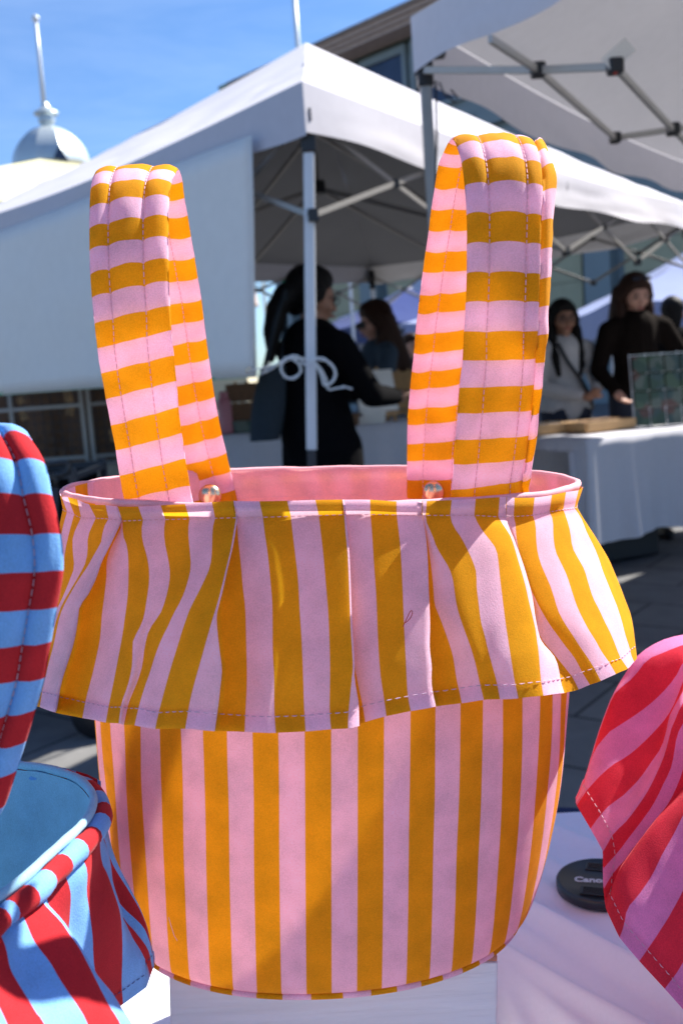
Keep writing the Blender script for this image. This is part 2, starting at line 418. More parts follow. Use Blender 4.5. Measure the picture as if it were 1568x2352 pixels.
# ------------------------------------------------------------------ the mustard and pink bag
HP = .01372                      # half a stripe repeat
XR, YC = -.0124, .60
bag = empty('tote_bag', n2w((-.01, .6, -.3366)), 'mustard and pink striped tote bag with pleated ruffle, standing on the white wooden crate', 'bag', 'striped tote bags on the table')
prof = [(-.0661, .1540, .1045), (-.10, .1520, .1050), (-.15, .1495, .1060), (-.20, .1470, .1075), (-.227, .1456, .1075), (-.26, .1420, .1070),
        (-.285, .1385, .1060), (-.305, .1350, .1045), (-.320, .1315, .1025), (-.330, .1280, .1005), (-.3352, .1235, .0965), (-.3366, .1180, .0920)]
def bagpt(z, a, b, ph, xc):
    f = (z+.0661)/(-.2705); e = lerp(2.0, 2.15, f); a = a*(1-.012*math.sin(math.pi*min(1, f*1.2)))
    s, c = math.sin(ph), math.cos(ph)
    x = a*math.copysign(abs(s)**(2/e), s); y = -b*math.copysign(abs(c)**(2/e), c)
    return Vector((xc+x, YC+y, z + lerp(.015, .045, f)*x))
def shell(inset, rowsel, wr):
    rows = []; uvs = []; n = 160
    for (z, a, b) in rowsel:
        f = (z+.0661)/(-.2705); xc = crom([(XR,), (-.0065,), (-.0062,), (-.0095,)], min(3, max(0, f*3)))[0]; r = []; us = []; s = 0; prev = None
        for i in range(n+1):
            ph = -math.pi + 2*math.pi*i/n; p = bagpt(z, a-inset, b-inset, ph, xc)
            wv = wr*math.sin(math.pi*min(1, f*1.2))*(fbm(p.x*14, z*8, 1)*1.2+.5*fbm(p.x*40, z*20+p.y*20, 4))
            q = p + Vector((math.sin(ph), -math.cos(ph), 0))*wv
            if prev is not None: s += (p-prev).length
            prev = p; r.append(n2w(q)); us.append(s)
        mid = us[n//2]
        uvs.append([(((u-mid)+(xc+.0190))/HP, z*40) for u in us]); rows.append(r)
    return rows, uvs
dp = []
for i in range(34):
    t = i/33*(len(prof)-1); dp.append(tuple(crom(prof, t)))
rows, uvs = shell(0, dp, .0028)
MB().grid(rows, uvs).build('body', M['op'], bag)
ln = MB(); rows, uvs = shell(.0028, [(z+.0006, a, b) for z, a, b in dp[:-2]], .001); ln.grid(rows, uvs)
zc = n2w((-.0095, .6, -.331)); rr = rows[-1]; ln.add(rr+[zc], [(i, i+1, len(rr)) for i in range(len(rr)-1)])
lining = ln.build('lining', M['pink'], bag)
bt = MB(); rows, uvs = shell(.004, [dp[-1]], 0); rr = rows[0]
bt.add(rr+[n2w((-.0095, .6, -.3366))], [(i, i+1, len(rr)) for i in range(len(rr)-1)], uvs[0]+[(0, 0)]); bt.build('base', M['op'], bag)
def ringpts(z, a, b, xc, n=180): return [bagpt(z, a, b, 2*math.pi*i/n, xc) for i in range(n)]
loop_tube(ringpts(-.3368, .1225, .0960, -.0095), .0019, 8, [i*.30+.4 for i in range(180)]).build('piping', M['op'], bag)
lipc = ringpts(-.0655, .1535, .1040, XR)
for i, p in enumerate(lipc): p.z += .0009*fbm(i*.06, 3)+.0005*fbm(i*.2, 7)
loop_tube(lipc, .0021, 8, wob=.25).build('lip', M['pink'], bag)
dashes([bagpt(-.0845, .1502, .1010, 2*math.pi*i/240, XR) for i in range(60, 182)], M['thread_p'], lining, lift=(0, -.0003, 0))

r1 = reg(100, 1950, 1.96); r2 = reg(800, 1950, 1.96); r3 = reg(1500, 1950, 2.6133); r4 = reg(2000, 1900, 2.6133)
RAW = [
 (-2, 0, r1, [(272,50),(296,170),(262,330),(200,600),(100,900),(0,1200),(-90,1450),(-140,1640)], 0),
 (-1, 0, r1, [(285,70),(330,190),(292,330),(240,600),(150,900),(50,1200),(-40,1480),(-95,1665)], 0),
 (0, 2, r1, [(335,75),(385,210),(335,400),(312,520),(285,700),(230,850),(160,1000),(90,1200),(20,1450),(-30,1690)], 0),
 (1, 4, r1, [(410,95),(440,235),(378,380),(375,500),(385,620),(360,700),(300,850),(240,980),(170,1200),(105,1450),(45,1705)], 0),
 (2, 6, r1, [(500,130),(555,240),(495,380),(490,500),(470,600),(400,730),(300,900),(255,1010),(190,1230),(120,1480),(75,1715)], 0),
 (3, 8, r1, [(632,138),(655,245),(612,330),(600,420),(545,520),(490,620),(410,740),(330,880),(272,1010),(225,1230),(160,1480),(115,1725)], 0),
 (4, 10, r1, [(722,148),(760,260),(700,390),(645,500),(600,590),(555,720),(490,850),(432,930),(415,1040),(400,1140),(370,1270),(320,1420),(280,1560),(243,1765)], 0),
 (4.02, -4, r1, [(720,150),(756,262),(690,395),(634,505),(589,595),(544,725),(480,855),(425,935),(408,1045),(395,1145),(366,1275),(316,1425),(276,1565),(240,1766)], 1),
 (5, -4, r1, [(723,150),(760,262),(745,330),(700,420),(655,520),(640,600),(638,700),(622,850),(602,1000),(588,1180),(560,1330),(520,1500),(480,1650),(450,1810)], 0),
 (6, 0, r1, [(726,150),(764,262),(767,370),(790,430),(805,500),(812,650),(805,850),(780,1040),(765,1150),(740,1290),(710,1450),(680,1600),(655,1720),(633,1845)], 0),
 (7, 4, r1, [(888,150),(925,255),(915,330),(922,420),(945,500),(970,620),(972,750),(950,900),(930,1020),(890,1120),(850,1190),(842,1290),(840,1390),(820,1500),(790,1600),(755,1700),(735,1850)], 0),
 (8, 1, r1, [(1063,140),(1100,250),(1090,330),(1095,430),(1120,550),(1135,650),(1130,750),(1100,880),(1060,990),(1010,1060),(965,1140),(932,1290),(920,1390),(890,1500),(850,1600),(810,1700),(775,1862)], 0),
 (9, 4, r1, [(1255,130),(1290,245),(1280,330),(1285,430),(1300,600),(1290,680),(1260,790),(1220,890),(1160,1000),(1120,1090),(1070,1190),(1020,1320),(980,1450),(940,1560),(900,1690),(858,1868)], 0),
 (10, 7, r1, [(1465,115),(1490,240),(1470,330),(1465,500),(1450,620),(1400,740),(1340,860),(1290,960),(1240,1100),(1200,1230),(1150,1390),(1110,1530),(1070,1680),(1040,1800),(1022,1893)], 0),
 (11, 10, r2, [(262,105),(283,236),(262,360),(238,500),(203,640),(165,800),(130,930),(90,1060),(50,1200),(0,1380),(-40,1520),(-80,1680),(-115,1893)], 0),
 (12, 8, r2, [(265,106),(286,238),(271,362),(244,505),(210,650),(171,820),(133,960),(133,1080),(150,1250),(172,1430),(160,1560),(145,1700),(115,1912)], 0),
 (12.02, -5, r2, [(262,106),(282,240),(262,364),(232,507),(198,653),(160,823),(124,963),(122,1085),(140,1255),(163,1432),(152,1562),(139,1702),(111,1912)], 1),
 (13, -4, r2, [(266,106),(287,240),(300,420),(320,600),(335,780),(355,960),(362,1200),(368,1450),(365,1600),(357,1760),(350,1918)], 0),
 (14, 0, r2, [(465,108),(492,232),(505,350),(530,520),(548,700),(565,900),(568,1100),(570,1300),(580,1500),(582,1750),(593,1925)], 0),
 (15, 2, r2, [(683,104),(712,225),(725,350),(745,520),(768,720),(780,950),(795,1180),(805,1400),(815,1700),(827,1915)], 0),
 (16, 4, r2, [(903,98),(930,218),(945,350),(965,520),(985,750),(1005,1000),(1015,1250),(1018,1450),(1015,1750),(1027,1898)], 0),
 (17, 6, r2, [(1115,95),(1130,212),(1140,350),(1155,500),(1165,700),(1172,900),(1182,1130),(1190,1250),(1198,1400),(1190,1500),(1180,1600),(1163,1780),(1160,1890)], 0),
 (18, 4, r2, [(1117,95),(1132,212),(1143,350),(1158,500),(1168,700),(1175,900),(1185,1130),(1193,1250),(1203,1400),(1219,1550),(1242,1690),(1248,1870)], 0),
 (18.02, -4, r2, [(1114,96),(1127,214),(1135,352),(1149,502),(1158,702),(1165,902),(1175,1132),(1184,1252),(1194,1402),(1208,1552),(1232,1692),(1240,1872)], 1),
 (19, -3, r2, [(1118,96),(1133,213),(1145,350),(1160,500),(1171,700),(1178,900),(1190,1150),(1210,1380),(1240,1550),(1272,1700),(1295,1840)], 0),
 (20, 0, r2, [(1333,96),(1335,210),(1350,400),(1362,600),(1380,850),(1390,1100),(1400,1300),(1415,1480),(1440,1650),(1460,1797)], 0),
 (21, 1, r3, [(223,145),(225,285),(240,400),(262,600),(275,800),(285,1000),(295,1250),(305,1500),(318,1750),(330,2000),(342,2180),(372,2342)], 0),
 (22, 3, r3, [(495,140),(495,290),(520,430),(540,600),(553,800),(558,1000),(567,1200),(575,1450),(570,1620),(575,1730),(592,1870),(588,2000),(595,2100),(612,2190),(635,2292)], 0),
 (22.02, -8, r3, [(490,140),(488,292),(510,432),(528,602),(540,802),(545,1002),(553,1202),(562,1452),(558,1622),(565,1732),(582,1872),(579,2002),(588,2102),(606,2192),(630,2293)], 1),
 (23, -3, r3, [(498,141),(499,293),(526,460),(560,650),(586,830),(608,1040),(622,1220),(680,1370),(735,1520),(790,1680),(820,1800),(850,2000),(880,2130),(905,2257)], 0),
 (24, 3, r3, [(540,142),(527,290),(545,390),(590,480),(640,620),(710,740),(770,840),(810,960),(830,1100),(855,1250),(900,1400),(950,1540),(1000,1680),(1050,1850),(1085,2010),(1110,2120),(1135,2222)], 0),
 (25, 5, r3, [(800,132),(785,290),(815,400),(890,510),(950,620),(1010,750),(1055,880),(1062,1050),(1080,1200),(1105,1400),(1145,1550),(1180,1700),(1220,1850),(1265,2010),(1285,2110),(1305,2217)], 0),
 (26, 9, r3, [(1050,118),(1035,290),(1080,390),(1150,490),(1220,580),(1268,660),(1290,800),(1310,1000),(1335,1200),(1360,1400),(1390,1600),(1420,1800),(1450,2000),(1470,2090),(1495,2206)], 0),
 (27, 12, r4, [(-5,232),(-20,436),(30,520),(108,640),(150,760),(190,900),(230,1030),(270,1180),(300,1320),(340,1480),(372,1620),(385,1720),(405,1860),(415,2000),(430,2170),(452,2310)], 0),
 (28, 8, r4, [(70,232),(65,432),(80,515),(130,640),(190,790),(240,930),(285,1080),(325,1220),(350,1350),(368,1500),(382,1630),(428,1740),(490,1810),(560,1890),(600,1980),(620,2070),(635,2165),(668,2280)], 0),
 (28.02, -6, r4, [(66,232),(60,433),(70,517),(118,642),(177,792),(226,932),(270,1082),(310,1222),(335,1352),(354,1502),(368,1632),(412,1742),(476,1812),(548,1892),(590,1982),(612,2072),(628,2167),(662,2280)], 1),
 (29, -5, r4, [(71,232),(66,433),(82,518),(133,643),(194,793),(245,933),(290,1083),(330,1223),(358,1353),(382,1503),(400,1640),(455,1750),(525,1830),(600,1920),(680,2020),(745,2100),(770,2140),(820,2245)], 0),
 (30, -2, r4, [(150,238),(140,432),(160,520),(168,650),(205,830),(262,990),(312,1180),(370,1300),(430,1420),(520,1570),(600,1680),(680,1790),(760,1890),(820,1990),(860,2070),(940,2199)], 0),
 (31, 1, r4, [(360,236),(340,418),(370,520),(375,640),(390,800),(425,930),(480,1060),(520,1150),(560,1270),(610,1430),(680,1560),(760,1680),(830,1790),(900,1890),(970,2000),(1052,2154)], 0),
 (32, 3, r4, [(540,210),(515,385),(550,480),(555,640),(580,800),(640,930),(700,1060),(750,1220),(800,1370),(860,1500),(930,1630),(1000,1740),(1060,1850),(1130,1950),(1205,2080)], 0),
 (33, 3, r4, [(688,178),(660,360),(702,480),(732,600),(757,760),(820,880),(880,990),(922,1130),(970,1280),(1040,1420),(1090,1530),(1150,1650),(1200,1770),(1245,1890),(1275,1940),(1335,2027)], 0),
 (34, 1, r4, [(818,160),(775,345),(850,460),(905,600),(980,750),(1032,880),(1070,1000),(1110,1100),(1170,1250),(1220,1370),(1270,1530),(1310,1680),(1350,1800),(1375,1900),(1402,1957)], 0),
 (35, 0, r4, [(868,125),(800,330),(868,450),(985,630),(1065,760),(1135,880),(1192,1010),(1252,1160),(1312,1320),(1362,1450),(1392,1600),(1412,1740),(1427,1870),(1432,1922)], 0),
]
NR = 26
def rdepth(u, x, y, t):
    return ell_depth(x, y, lerp(XR, -.008, t), YC, lerp(.1572, .193, t), lerp(.1080, .152, t**.9))
def rback(last, first):
    out = []; n = 46; u0 = last[0]
    for i in range(1, n):
        f = i/n; ph = lerp(R(96), R(262), f); col = []
        for j in range(NR+3):
            t = max(0, (j-3)/(NR-1)); a = lerp(.1575, .190, t); b = lerp(.108, .145, t)
            pl = .010*t*abs(math.sin(f*math.pi*6.5))*math.sin(math.pi*f)
            z = (-.0665-.0055*j) if j < 3 else lerp(-.083, lerp(-.176, -.196, f), t)
            q = Vector((lerp(XR, -.005, t)+(a+pl)*math.sin(ph), YC-(b+pl)*math.cos(ph), z))
            wgt = min(1, f*9, (1-f)*9); e = last[1][j] if f < .5 else first[1][j]
            col.append(e.lerp(q, wgt))
        out.append((u0+1+i*.9, col))
    return out+[(u0+1+n*.9, first[1])]
cols = [(u, off, [rg(*p) for p in P], b) for u, off, rg, P, b in RAW]
mb, dense, h0 = sheet(cols, rdepth, NR, rback)
ruffle = mb.build('ruffle', M['op'], bag)
nf = len(dense)-46
dashes([c[3] for u, c in dense[:nf]], M['thread_p'], ruffle, lift=(0, -.0006, 0))
dashes([c[h0] for u, c in dense[:nf]], M['thread_w'], ruffle, on=.0026, off=.0016, lift=(0, -.0006, 0))

# its two quilted handles, edge points measured stripe by stripe
z3 = reg(300, 600, 1.5683); z4 = reg(1500, 500, 1.47)
def hrows(zf, data):
    out = []
    for k, (lx, ly), (rx, ry), Y in data:
        a = zf(lx, ly); b = zf(rx, ry); Yl, Yr = Y if isinstance(Y, tuple) else (Y, Y)
        if k < 8:       # the front foot is sewn inside the front lip, the back foot inside the back
            Yl = max(Yl, ell_depth(*a, XR, YC, .151, .1015)+.0045-.008*max(0, k-1.5)); Yr = max(Yr, ell_depth(*b, XR, YC, .151, .1015)+.0045-.008*max(0, k-1.5))
        if k > 26:
            Yl = min(Yl, ell_far(*a, XR, YC, .151, .1015)-.004+.006*max(0, 34-k)); Yr = min(Yr, ell_far(*b, XR, YC, .151, .1015)-.004+.006*max(0, 34-k))
        out.append((npix(*a, Yl), npix(*b, Yr), k))
    return out
LH = [(0, (335, 2365), (752, 2270), .4985), (1, (310, 2205), (722, 2108), .498), (2, (280, 2045), (690, 1938), .496), (3, (255, 1885), (668, 1775), .494),
      (4, (225, 1730), (650, 1612), .491), (5, (195, 1565), (635, 1450), .489), (6, (165, 1405), (620, 1290), .487), (7, (140, 1245), (605, 1130), .486),
      (8, (122, 1090), (597, 978), .486), (9, (107, 930), (590, 828), .487), (10, (96, 785), (587, 688), .489), (11, (91, 635), (586, 555), .493),
      (12, (90, 497), (587, 422), .498), (13, (92, 370), (592, 300), .505), (14, (98, 245), (605, 206), .514), (15, (115, 165), (628, 150), .526),
      (16, (150, 128), (650, 122), .538), (17, (215, 190), (674, 195), .553), (18, (240, 310), (686, 300), .562), (19, (270, 425), (706, 408), .570),
      (20, (300, 560), (727, 540), .580), (21, (335, 695), (750, 672), .590), (22, (365, 828), (770, 800), .601), (23, (398, 970), (793, 935), .612),
      (24, (420, 1100), (807, 1057), .622), (25, (445, 1230), (823, 1180), .632), (26, (470, 1362), (839, 1305), .642), (27, (490, 1495), (857, 1428), .651),
      (28, (515, 1620), (876, 1545), .660), (29, (540, 1745), (897, 1665), .668), (30, (570, 1870), (922, 1785), .676), (31, (600, 1990), (949, 1900), .683),
      (32, (625, 2108), (976, 2015), .688), (33, (652, 2228), (1003, 2130), .692), (34, (675, 2350), (1027, 2250), .695), (35, (690, 2450), (1045, 2360), .696)]
strap(hrows(z3, LH), (.25, .69), M['op'], M['thread_p'], bag)
RH = [(1, (435, 2300), (862, 2240), .4985), (2, (447, 2145), (866, 2090), .498), (3, (462, 1995), (885, 1960), .495), (4, (472, 1850), (902, 1825), .492),
      (5, (485, 1695), (920, 1680), .489), (6, (495, 1545), (936, 1528), .486), (7, (513, 1383), (946, 1372), .483), (8, (522, 1215), (956, 1210), .481),
      (9, (532, 1045), (964, 1043), .479), (10, (538, 873), (969, 878), .478), (11, (539, 703), (973, 703), .478), (12, (537, 530), (978, 533), .479),
      (13, (526, 362), (985, 362), .483), (14, (508, 225), (975, 228), .491), (15, (482, 128), (950, 135), .502), (16, (455, 82), (925, 88), .516),
      (17, (432, 100), (890, 85), .534), (18, (402, 160), (850, 150), .547), (19, (372, 235), (815, 225), .557), (20, (350, 365), (775, 350), .568),
      (21, (330, 490), (750, 465), .579), (22, (315, 615), (728, 590), .590), (23, (297, 740), (702, 710), .601), (24, (280, 860), (680, 825), .612),
      (25, (263, 995), (655, 950), .623), (26, (250, 1105), (635, 1060), .633), (27, (236, 1225), (617, 1180), .643), (28, (227, 1340), (600, 1295), .652),
      (29, (215, 1450), (582, 1405), .661), (30, (205, 1550), (567, 1510), .669), (31, (195, 1665), (554, 1630), .676), (32, (190, 1760), (543, 1730), .682),
      (33, (188, 1875), (533, 1850), .687), (34, (187, 1975), (526, 1960), .690), (35, (187, 2085), (521, 2080), .692), (36, (187, 2195), (518, 2200), .694), (37, (187, 2300), (516, 2310), .695)]
hr = strap(hrows(z4, RH), (.30, .80), M['op'], M['thread_p'], bag)
SE = [(.7, (862, 2240), (868, 2240), (.4995, .503)), (2, (866, 2070), (880, 2060), (.499, .505)), (3, (885, 1960), (905, 1915), (.4965, .505)), (5, (920, 1680), (934, 1690), (.491, .503)), (6, (936, 1528), (948, 1540), (.488, .5)),
      (7, (946, 1372), (962, 1400), (.485, .498)), (8, (956, 1210), (976, 1240), (.483, .497)), (9, (964, 1043), (990, 1080), (.481, .495)),
      (10, (969, 878), (1000, 910), (.48, .494)), (11, (973, 703), (1012, 740), (.48, .494)), (12, (978, 533), (1020, 570), (.481, .495)),
      (13, (985, 362), (1038, 400), (.485, .498)), (13.5, (982, 290), (1050, 330), (.489, .501)), (14, (975, 228), (1028, 262), (.494, .506)),
      (15, (950, 135), (1005, 190), (.505, .515)), (15.6, (935, 100), (990, 140), (.512, .521)), (16.2, (925, 92), (985, 110), (.52, .527))]
SE = [(k, (a[0], a[1]+28), b, Y) for k, a, b, Y in SE]
strap(hrows(z4, SE), (), M['op'], M['thread_p'], hr, name='seam_edge', bump=.0022, thick=.002)
for (px, py, Y) in ((481.6, 1139, .6835), (996.7, 1131, .6855)):
    sn = MB(); c = n2w(npix(px, py, ell_far(px, py, XR, YC, .151, .1015)-.0085)); rt = N2W @ Matrix.Rotation(R(90), 3, 'X')
    sn.lathe(c, [(.0001, .0042), (.0028, .0039), (.0055, .0030), (.0072, .0014), (.0078, 0), (.0080, -.0008)], 28, rt)
    o = sn.build('snap', M['brass'], bag)

# ------------------------------------------------------------------ the red and blue bag, front left
rz = reg(0, 3000, 2.1455)
bag2 = empty('tote_bag', n2w((-.26, .39, -.45)), 'red and light blue striped tote bag with blue lining at the left edge', 'bag', 'striped tote bags on the table')
rimpx = [(230, 1085), (350, 970), (450, 880), (550, 790), (650, 700), (740, 600), (790, 500), (800, 400), (740, 310), (660, 245), (530, 195), (350, 150), (150, 130)]
ZR = -.200
rim = [nz_(*rz(x, y), ZR) for x, y in rimpx]
rim = [nz_(*rz(0, 1255), ZR), nz_(*rz(110, 1178), ZR)] + rim
tail = [(-.20, .508), (-.25, .520), (-.31, .515), (-.37, .485), (-.405, .43), (-.41, .37), (-.39, .31), (-.35, .265), (-.29, .243), (-.23, .245), (-.18, .268), (-.15, .305)]
rim += [Vector((x, y, ZR)) for x, y in tail]
rl = rim+[rim[0]]
rp = [Vector(p) for p in resample([tuple(p) for p in rl], 241)][:-1]
loop_tube(rp, .0021, 10, wob=.2).build('lip', M['blue'], bag2)
cen = Vector((-.265, .385, 0))
def outw(p, d, dz=0): v = (p-cen); v.z = 0; v.normalize(); return p+v*d+Vector((0, 0, dz))
s = 0; uk = []
for i, p in enumerate(rp): uk.append(s/.0132+.15); s += (rp[(i+1) % 240]-p).length
loop_tube([outw(p, .0040+.0008*fbm(i*.21, 3), -.0060) for i, p in enumerate(rp)], .0048, 12, uk, wob=.25).build('binding', M['rb'], bag2)
li = MB(); rows = []
for j in range(16):
    f = j/15; row = []
    for i, p in enumerate(rp+[rp[0]]):
        q = outw(p, -.0016-.028*f**1.5 - .0022*math.sin(f*3)*fbm(i*.16, f*1.5), -.002-.236*f)
        row.append(n2w(q))
    rows.append(row)
li.grid(rows); rr = rows[-1]; li.add(rr+[n2w((cen.x, cen.y, -.438))], [(i, i+1, len(rr)) for i in range(len(rr)-1)])
lin2 = li.build('lining', M['blue'], bag2)
dashes([outw(p, -.0040, -.022) for p in rp[70:150]], M['thread_n'], lin2, lift=(0, 0, 0), w=.0003)
bd = MB(); rows = []; uvs = []
for j in range(12):
    f = j/11; rows.append([n2w(outw(p, .001-.030*f**1.6, -.004-.244*f)) for p in rp+[rp[0]]]); uvs.append([(k, 0) for k in uk+[uk[-1]+.3]])
bd.grid(rows, uvs); bd.build('body', M['rb'], bag2)
RB = [
 (0, 0, [(838,520),(838,545),(880,660),(950,850),(1060,1080),(1180,1320),(1270,1560),(1325,1800),(1322,1850)], 0, (.455, .478)),
 (1, 0, [(836,530),(838,560),(870,690),(915,830),(965,980),(1090,1190),(1195,1365),(1265,1530),(1300,1700),(1324,1860)], 0, (.452, .474)),
 (2, -1, [(835,540),(836,570),(860,700),(900,840),(948,965),(985,1235),(1070,1370),(1220,1510),(1275,1620),(1305,1750),(1318,1875)], 0, (.449, .470)),
 (3, -2, [(834,545),(835,580),(852,700),(890,850),(940,980),(982,1240),(1022,1370),(1082,1480),(1150,1550),(1230,1650),(1280,1745),(1306,1900)], 0, (.446, .464)),
 (4, -3, [(832,550),(833,590),(848,700),(880,860),(930,990),(978,1245),(1018,1375),(1078,1490),(1130,1600),(1190,1690),(1235,1790),(1285,1960)], 0, (.443, .457)),
 (4.02, 4, [(836,548),(837,588),(856,690),(902,800),(942,930),(972,1200),(1042,1440),(1082,1530),(1182,1690),(1242,1790),(1252,1900),(1256,2045)], 1, (.443, .452)),
 (5, 5, [(815,580),(816,622),(852,700),(862,880),(882,990),(922,1070),(976,1220),(1030,1400),(1048,1600),(1050,1800),(1046,2000),(1056,2187)], 0, (.435, .433)),
 (6, 5, [(650,830),(652,872),(720,960),(750,1060),(745,1230),(770,1400),(795,1600),(800,1750),(812,1880),(850,2080),(900,2290)], 0, (.412, .415)),
 (7, 2, [(530,975),(532,1022),(580,1130),(608,1250),(598,1450),(592,1570),(640,1750),(700,1950),(760,2150),(800,2400)], 0, (.400, .400)),
 (8, 0, [(370,1140),(372,1192),(412,1310),(440,1400),(500,1560),(560,1720),(620,1900),(690,2120),(740,2500)], 0, (.388, .386)),
 (8.3, -2, [(320,1190),(322,1242),(400,1345),(500,1480),(600,1640),(680,1790),(760,1990),(820,2200),(880,2600)], 0, (.384, .378)),
 (8.32, 5, [(318,1190),(320,1240),(420,1342),(530,1482),(640,1662),(740,1802),(850,1952),(960,2082),(1040,2210),(1130,2352),(1250,2620)], 1, (.382, .368)),
 (9, 6, [(316,1192),(316,1243),(400,1350),(525,1482),(600,1592),(680,1702),(760,1852),(860,2052),(940,2202),(1030,2352),(1130,2650)], 0, (.380, .358)),
 (10, 6, [(180,1340),(181,1392),(230,1500),(280,1620),(330,1700),(430,1830),(500,1950),(600,2100),(680,2220),(750,2352),(870,2680)], 0, (.368, .343)),
 (11, 4, [(5,1530),(6,1592),(50,1700),(90,1880),(170,2030),(250,2160),(310,2260),(380,2352),(560,2720)], 0, (.355, .328)),
 (12, 2, [(-190,1690),(-190,1750),(-150,1870),(-90,2030),(-20,2180),(60,2352),(220,2760)], 0, (.340, .314)),
 (13, 0, [(-400,1850),(-400,1930),(-350,2100),(-280,2300),(-200,2500),(-100,2800)], 0, (.325, .30)),
]
DY = {}
for u, off, P, b, yy in RB: DY[u] = yy
def bdepth(u, x, y, t): return lerp(DY[u][0], DY[u][1], t)
def b2back(last, first):
    out = []; n = 60; ic = min(range(240), key=lambda i: (rp[i].xy-first[1][0].xy).length if i < 120 else 9)
    il = 238
    for i in range(1, n):
        f = i/n; base = rp[int(round(lerp(il, ic+2, f)))]; v = Vector((base.x-cen.x, base.y-cen.y, 0)); rad = v.length; v.normalize()
        col = []
        for j in range(NR+3):
            t = max(0, (j-3)/(NR-1)); r_ = rad+.011+.03*t*min(1, (1-f)*6+.12)+.010*t*abs(math.sin(f*math.pi*8.5))
            z = (-.203-.004*j) if j < 3 else lerp(-.214, -.305, t)
            q = cen+v*r_; q.z = z; wgt = min(1, f*50, (1-f)*59); e = last[1][j] if f < .5 else first[1][j]
            col.append(e.lerp(q, wgt))
        out.append((last[0]+i*.8, col))
    return out+[(last[0]+n*.8, first[1])]
cols = [(u, off, [rz(*p) for p in P], b) for u, off, P, b, yy in RB]
mb, d2, h2 = sheet(cols, bdepth, NR, b2back, 1, lipdepth=0)
ruf2 = mb.build('ruffle', M['rb'], bag2)
dashes([c[h2] for u, c in d2[:24]], M['thread_n'], ruf2, on=.0026, off=.0016, lift=(0, -.0007, 0))
rh = reg(0, 1700, .9816)
RHD = [(0, (-20, 1560), .362), (1, (22, 1490), .360), (2, (67, 1358), .357), (3, (104, 1240), .354), (4, (142, 1115), .352), (5, (178, 992), .350), (6, (202, 850), .348), (7, (226, 715), .347),
       (8, (249, 572), .347), (9, (241, 430), .348), (10, (206, 279), .350), (11, (180, 157), .354), (12, (128, 64), .361), (12.7, (85, 36), .369)]
rows = []
for k, (x, y), Y in RHD:
    a = rh(x, y); p = npix(*a, Y); q = npix(*rh(x-440, y+22+(30 if k < 5 else 0)), Y-.004); rows.append((q, p, k))
top = rows[-1][1]; e = Vector((-.315, .500, -.215))
for i, f in enumerate((.12, .3, .5, .68, .84, 1)):
    p = top.lerp(e, f); p.z = top.z + (e.z-top.z)*f**2.2 - (0 if i else -.0008); wv = Vector((-.034, -.018, 0))
    rows.append((p+wv*(1), p, 14+i*2.2))
strap(rows, (.25, .75), M['rb'], M['thread_w'], bag2, bump=.0046, thick=.0030)

# ------------------------------------------------------------------ the red and pink bag, right
rk = reg(2260, 2480, 1.4556)
bag3 = empty('tote_bag', n2w((.345, .52, -.45)), 'red and orchid pink striped tote bag cut off by the right edge of the photo', 'bag', 'striped tote bags on the table')
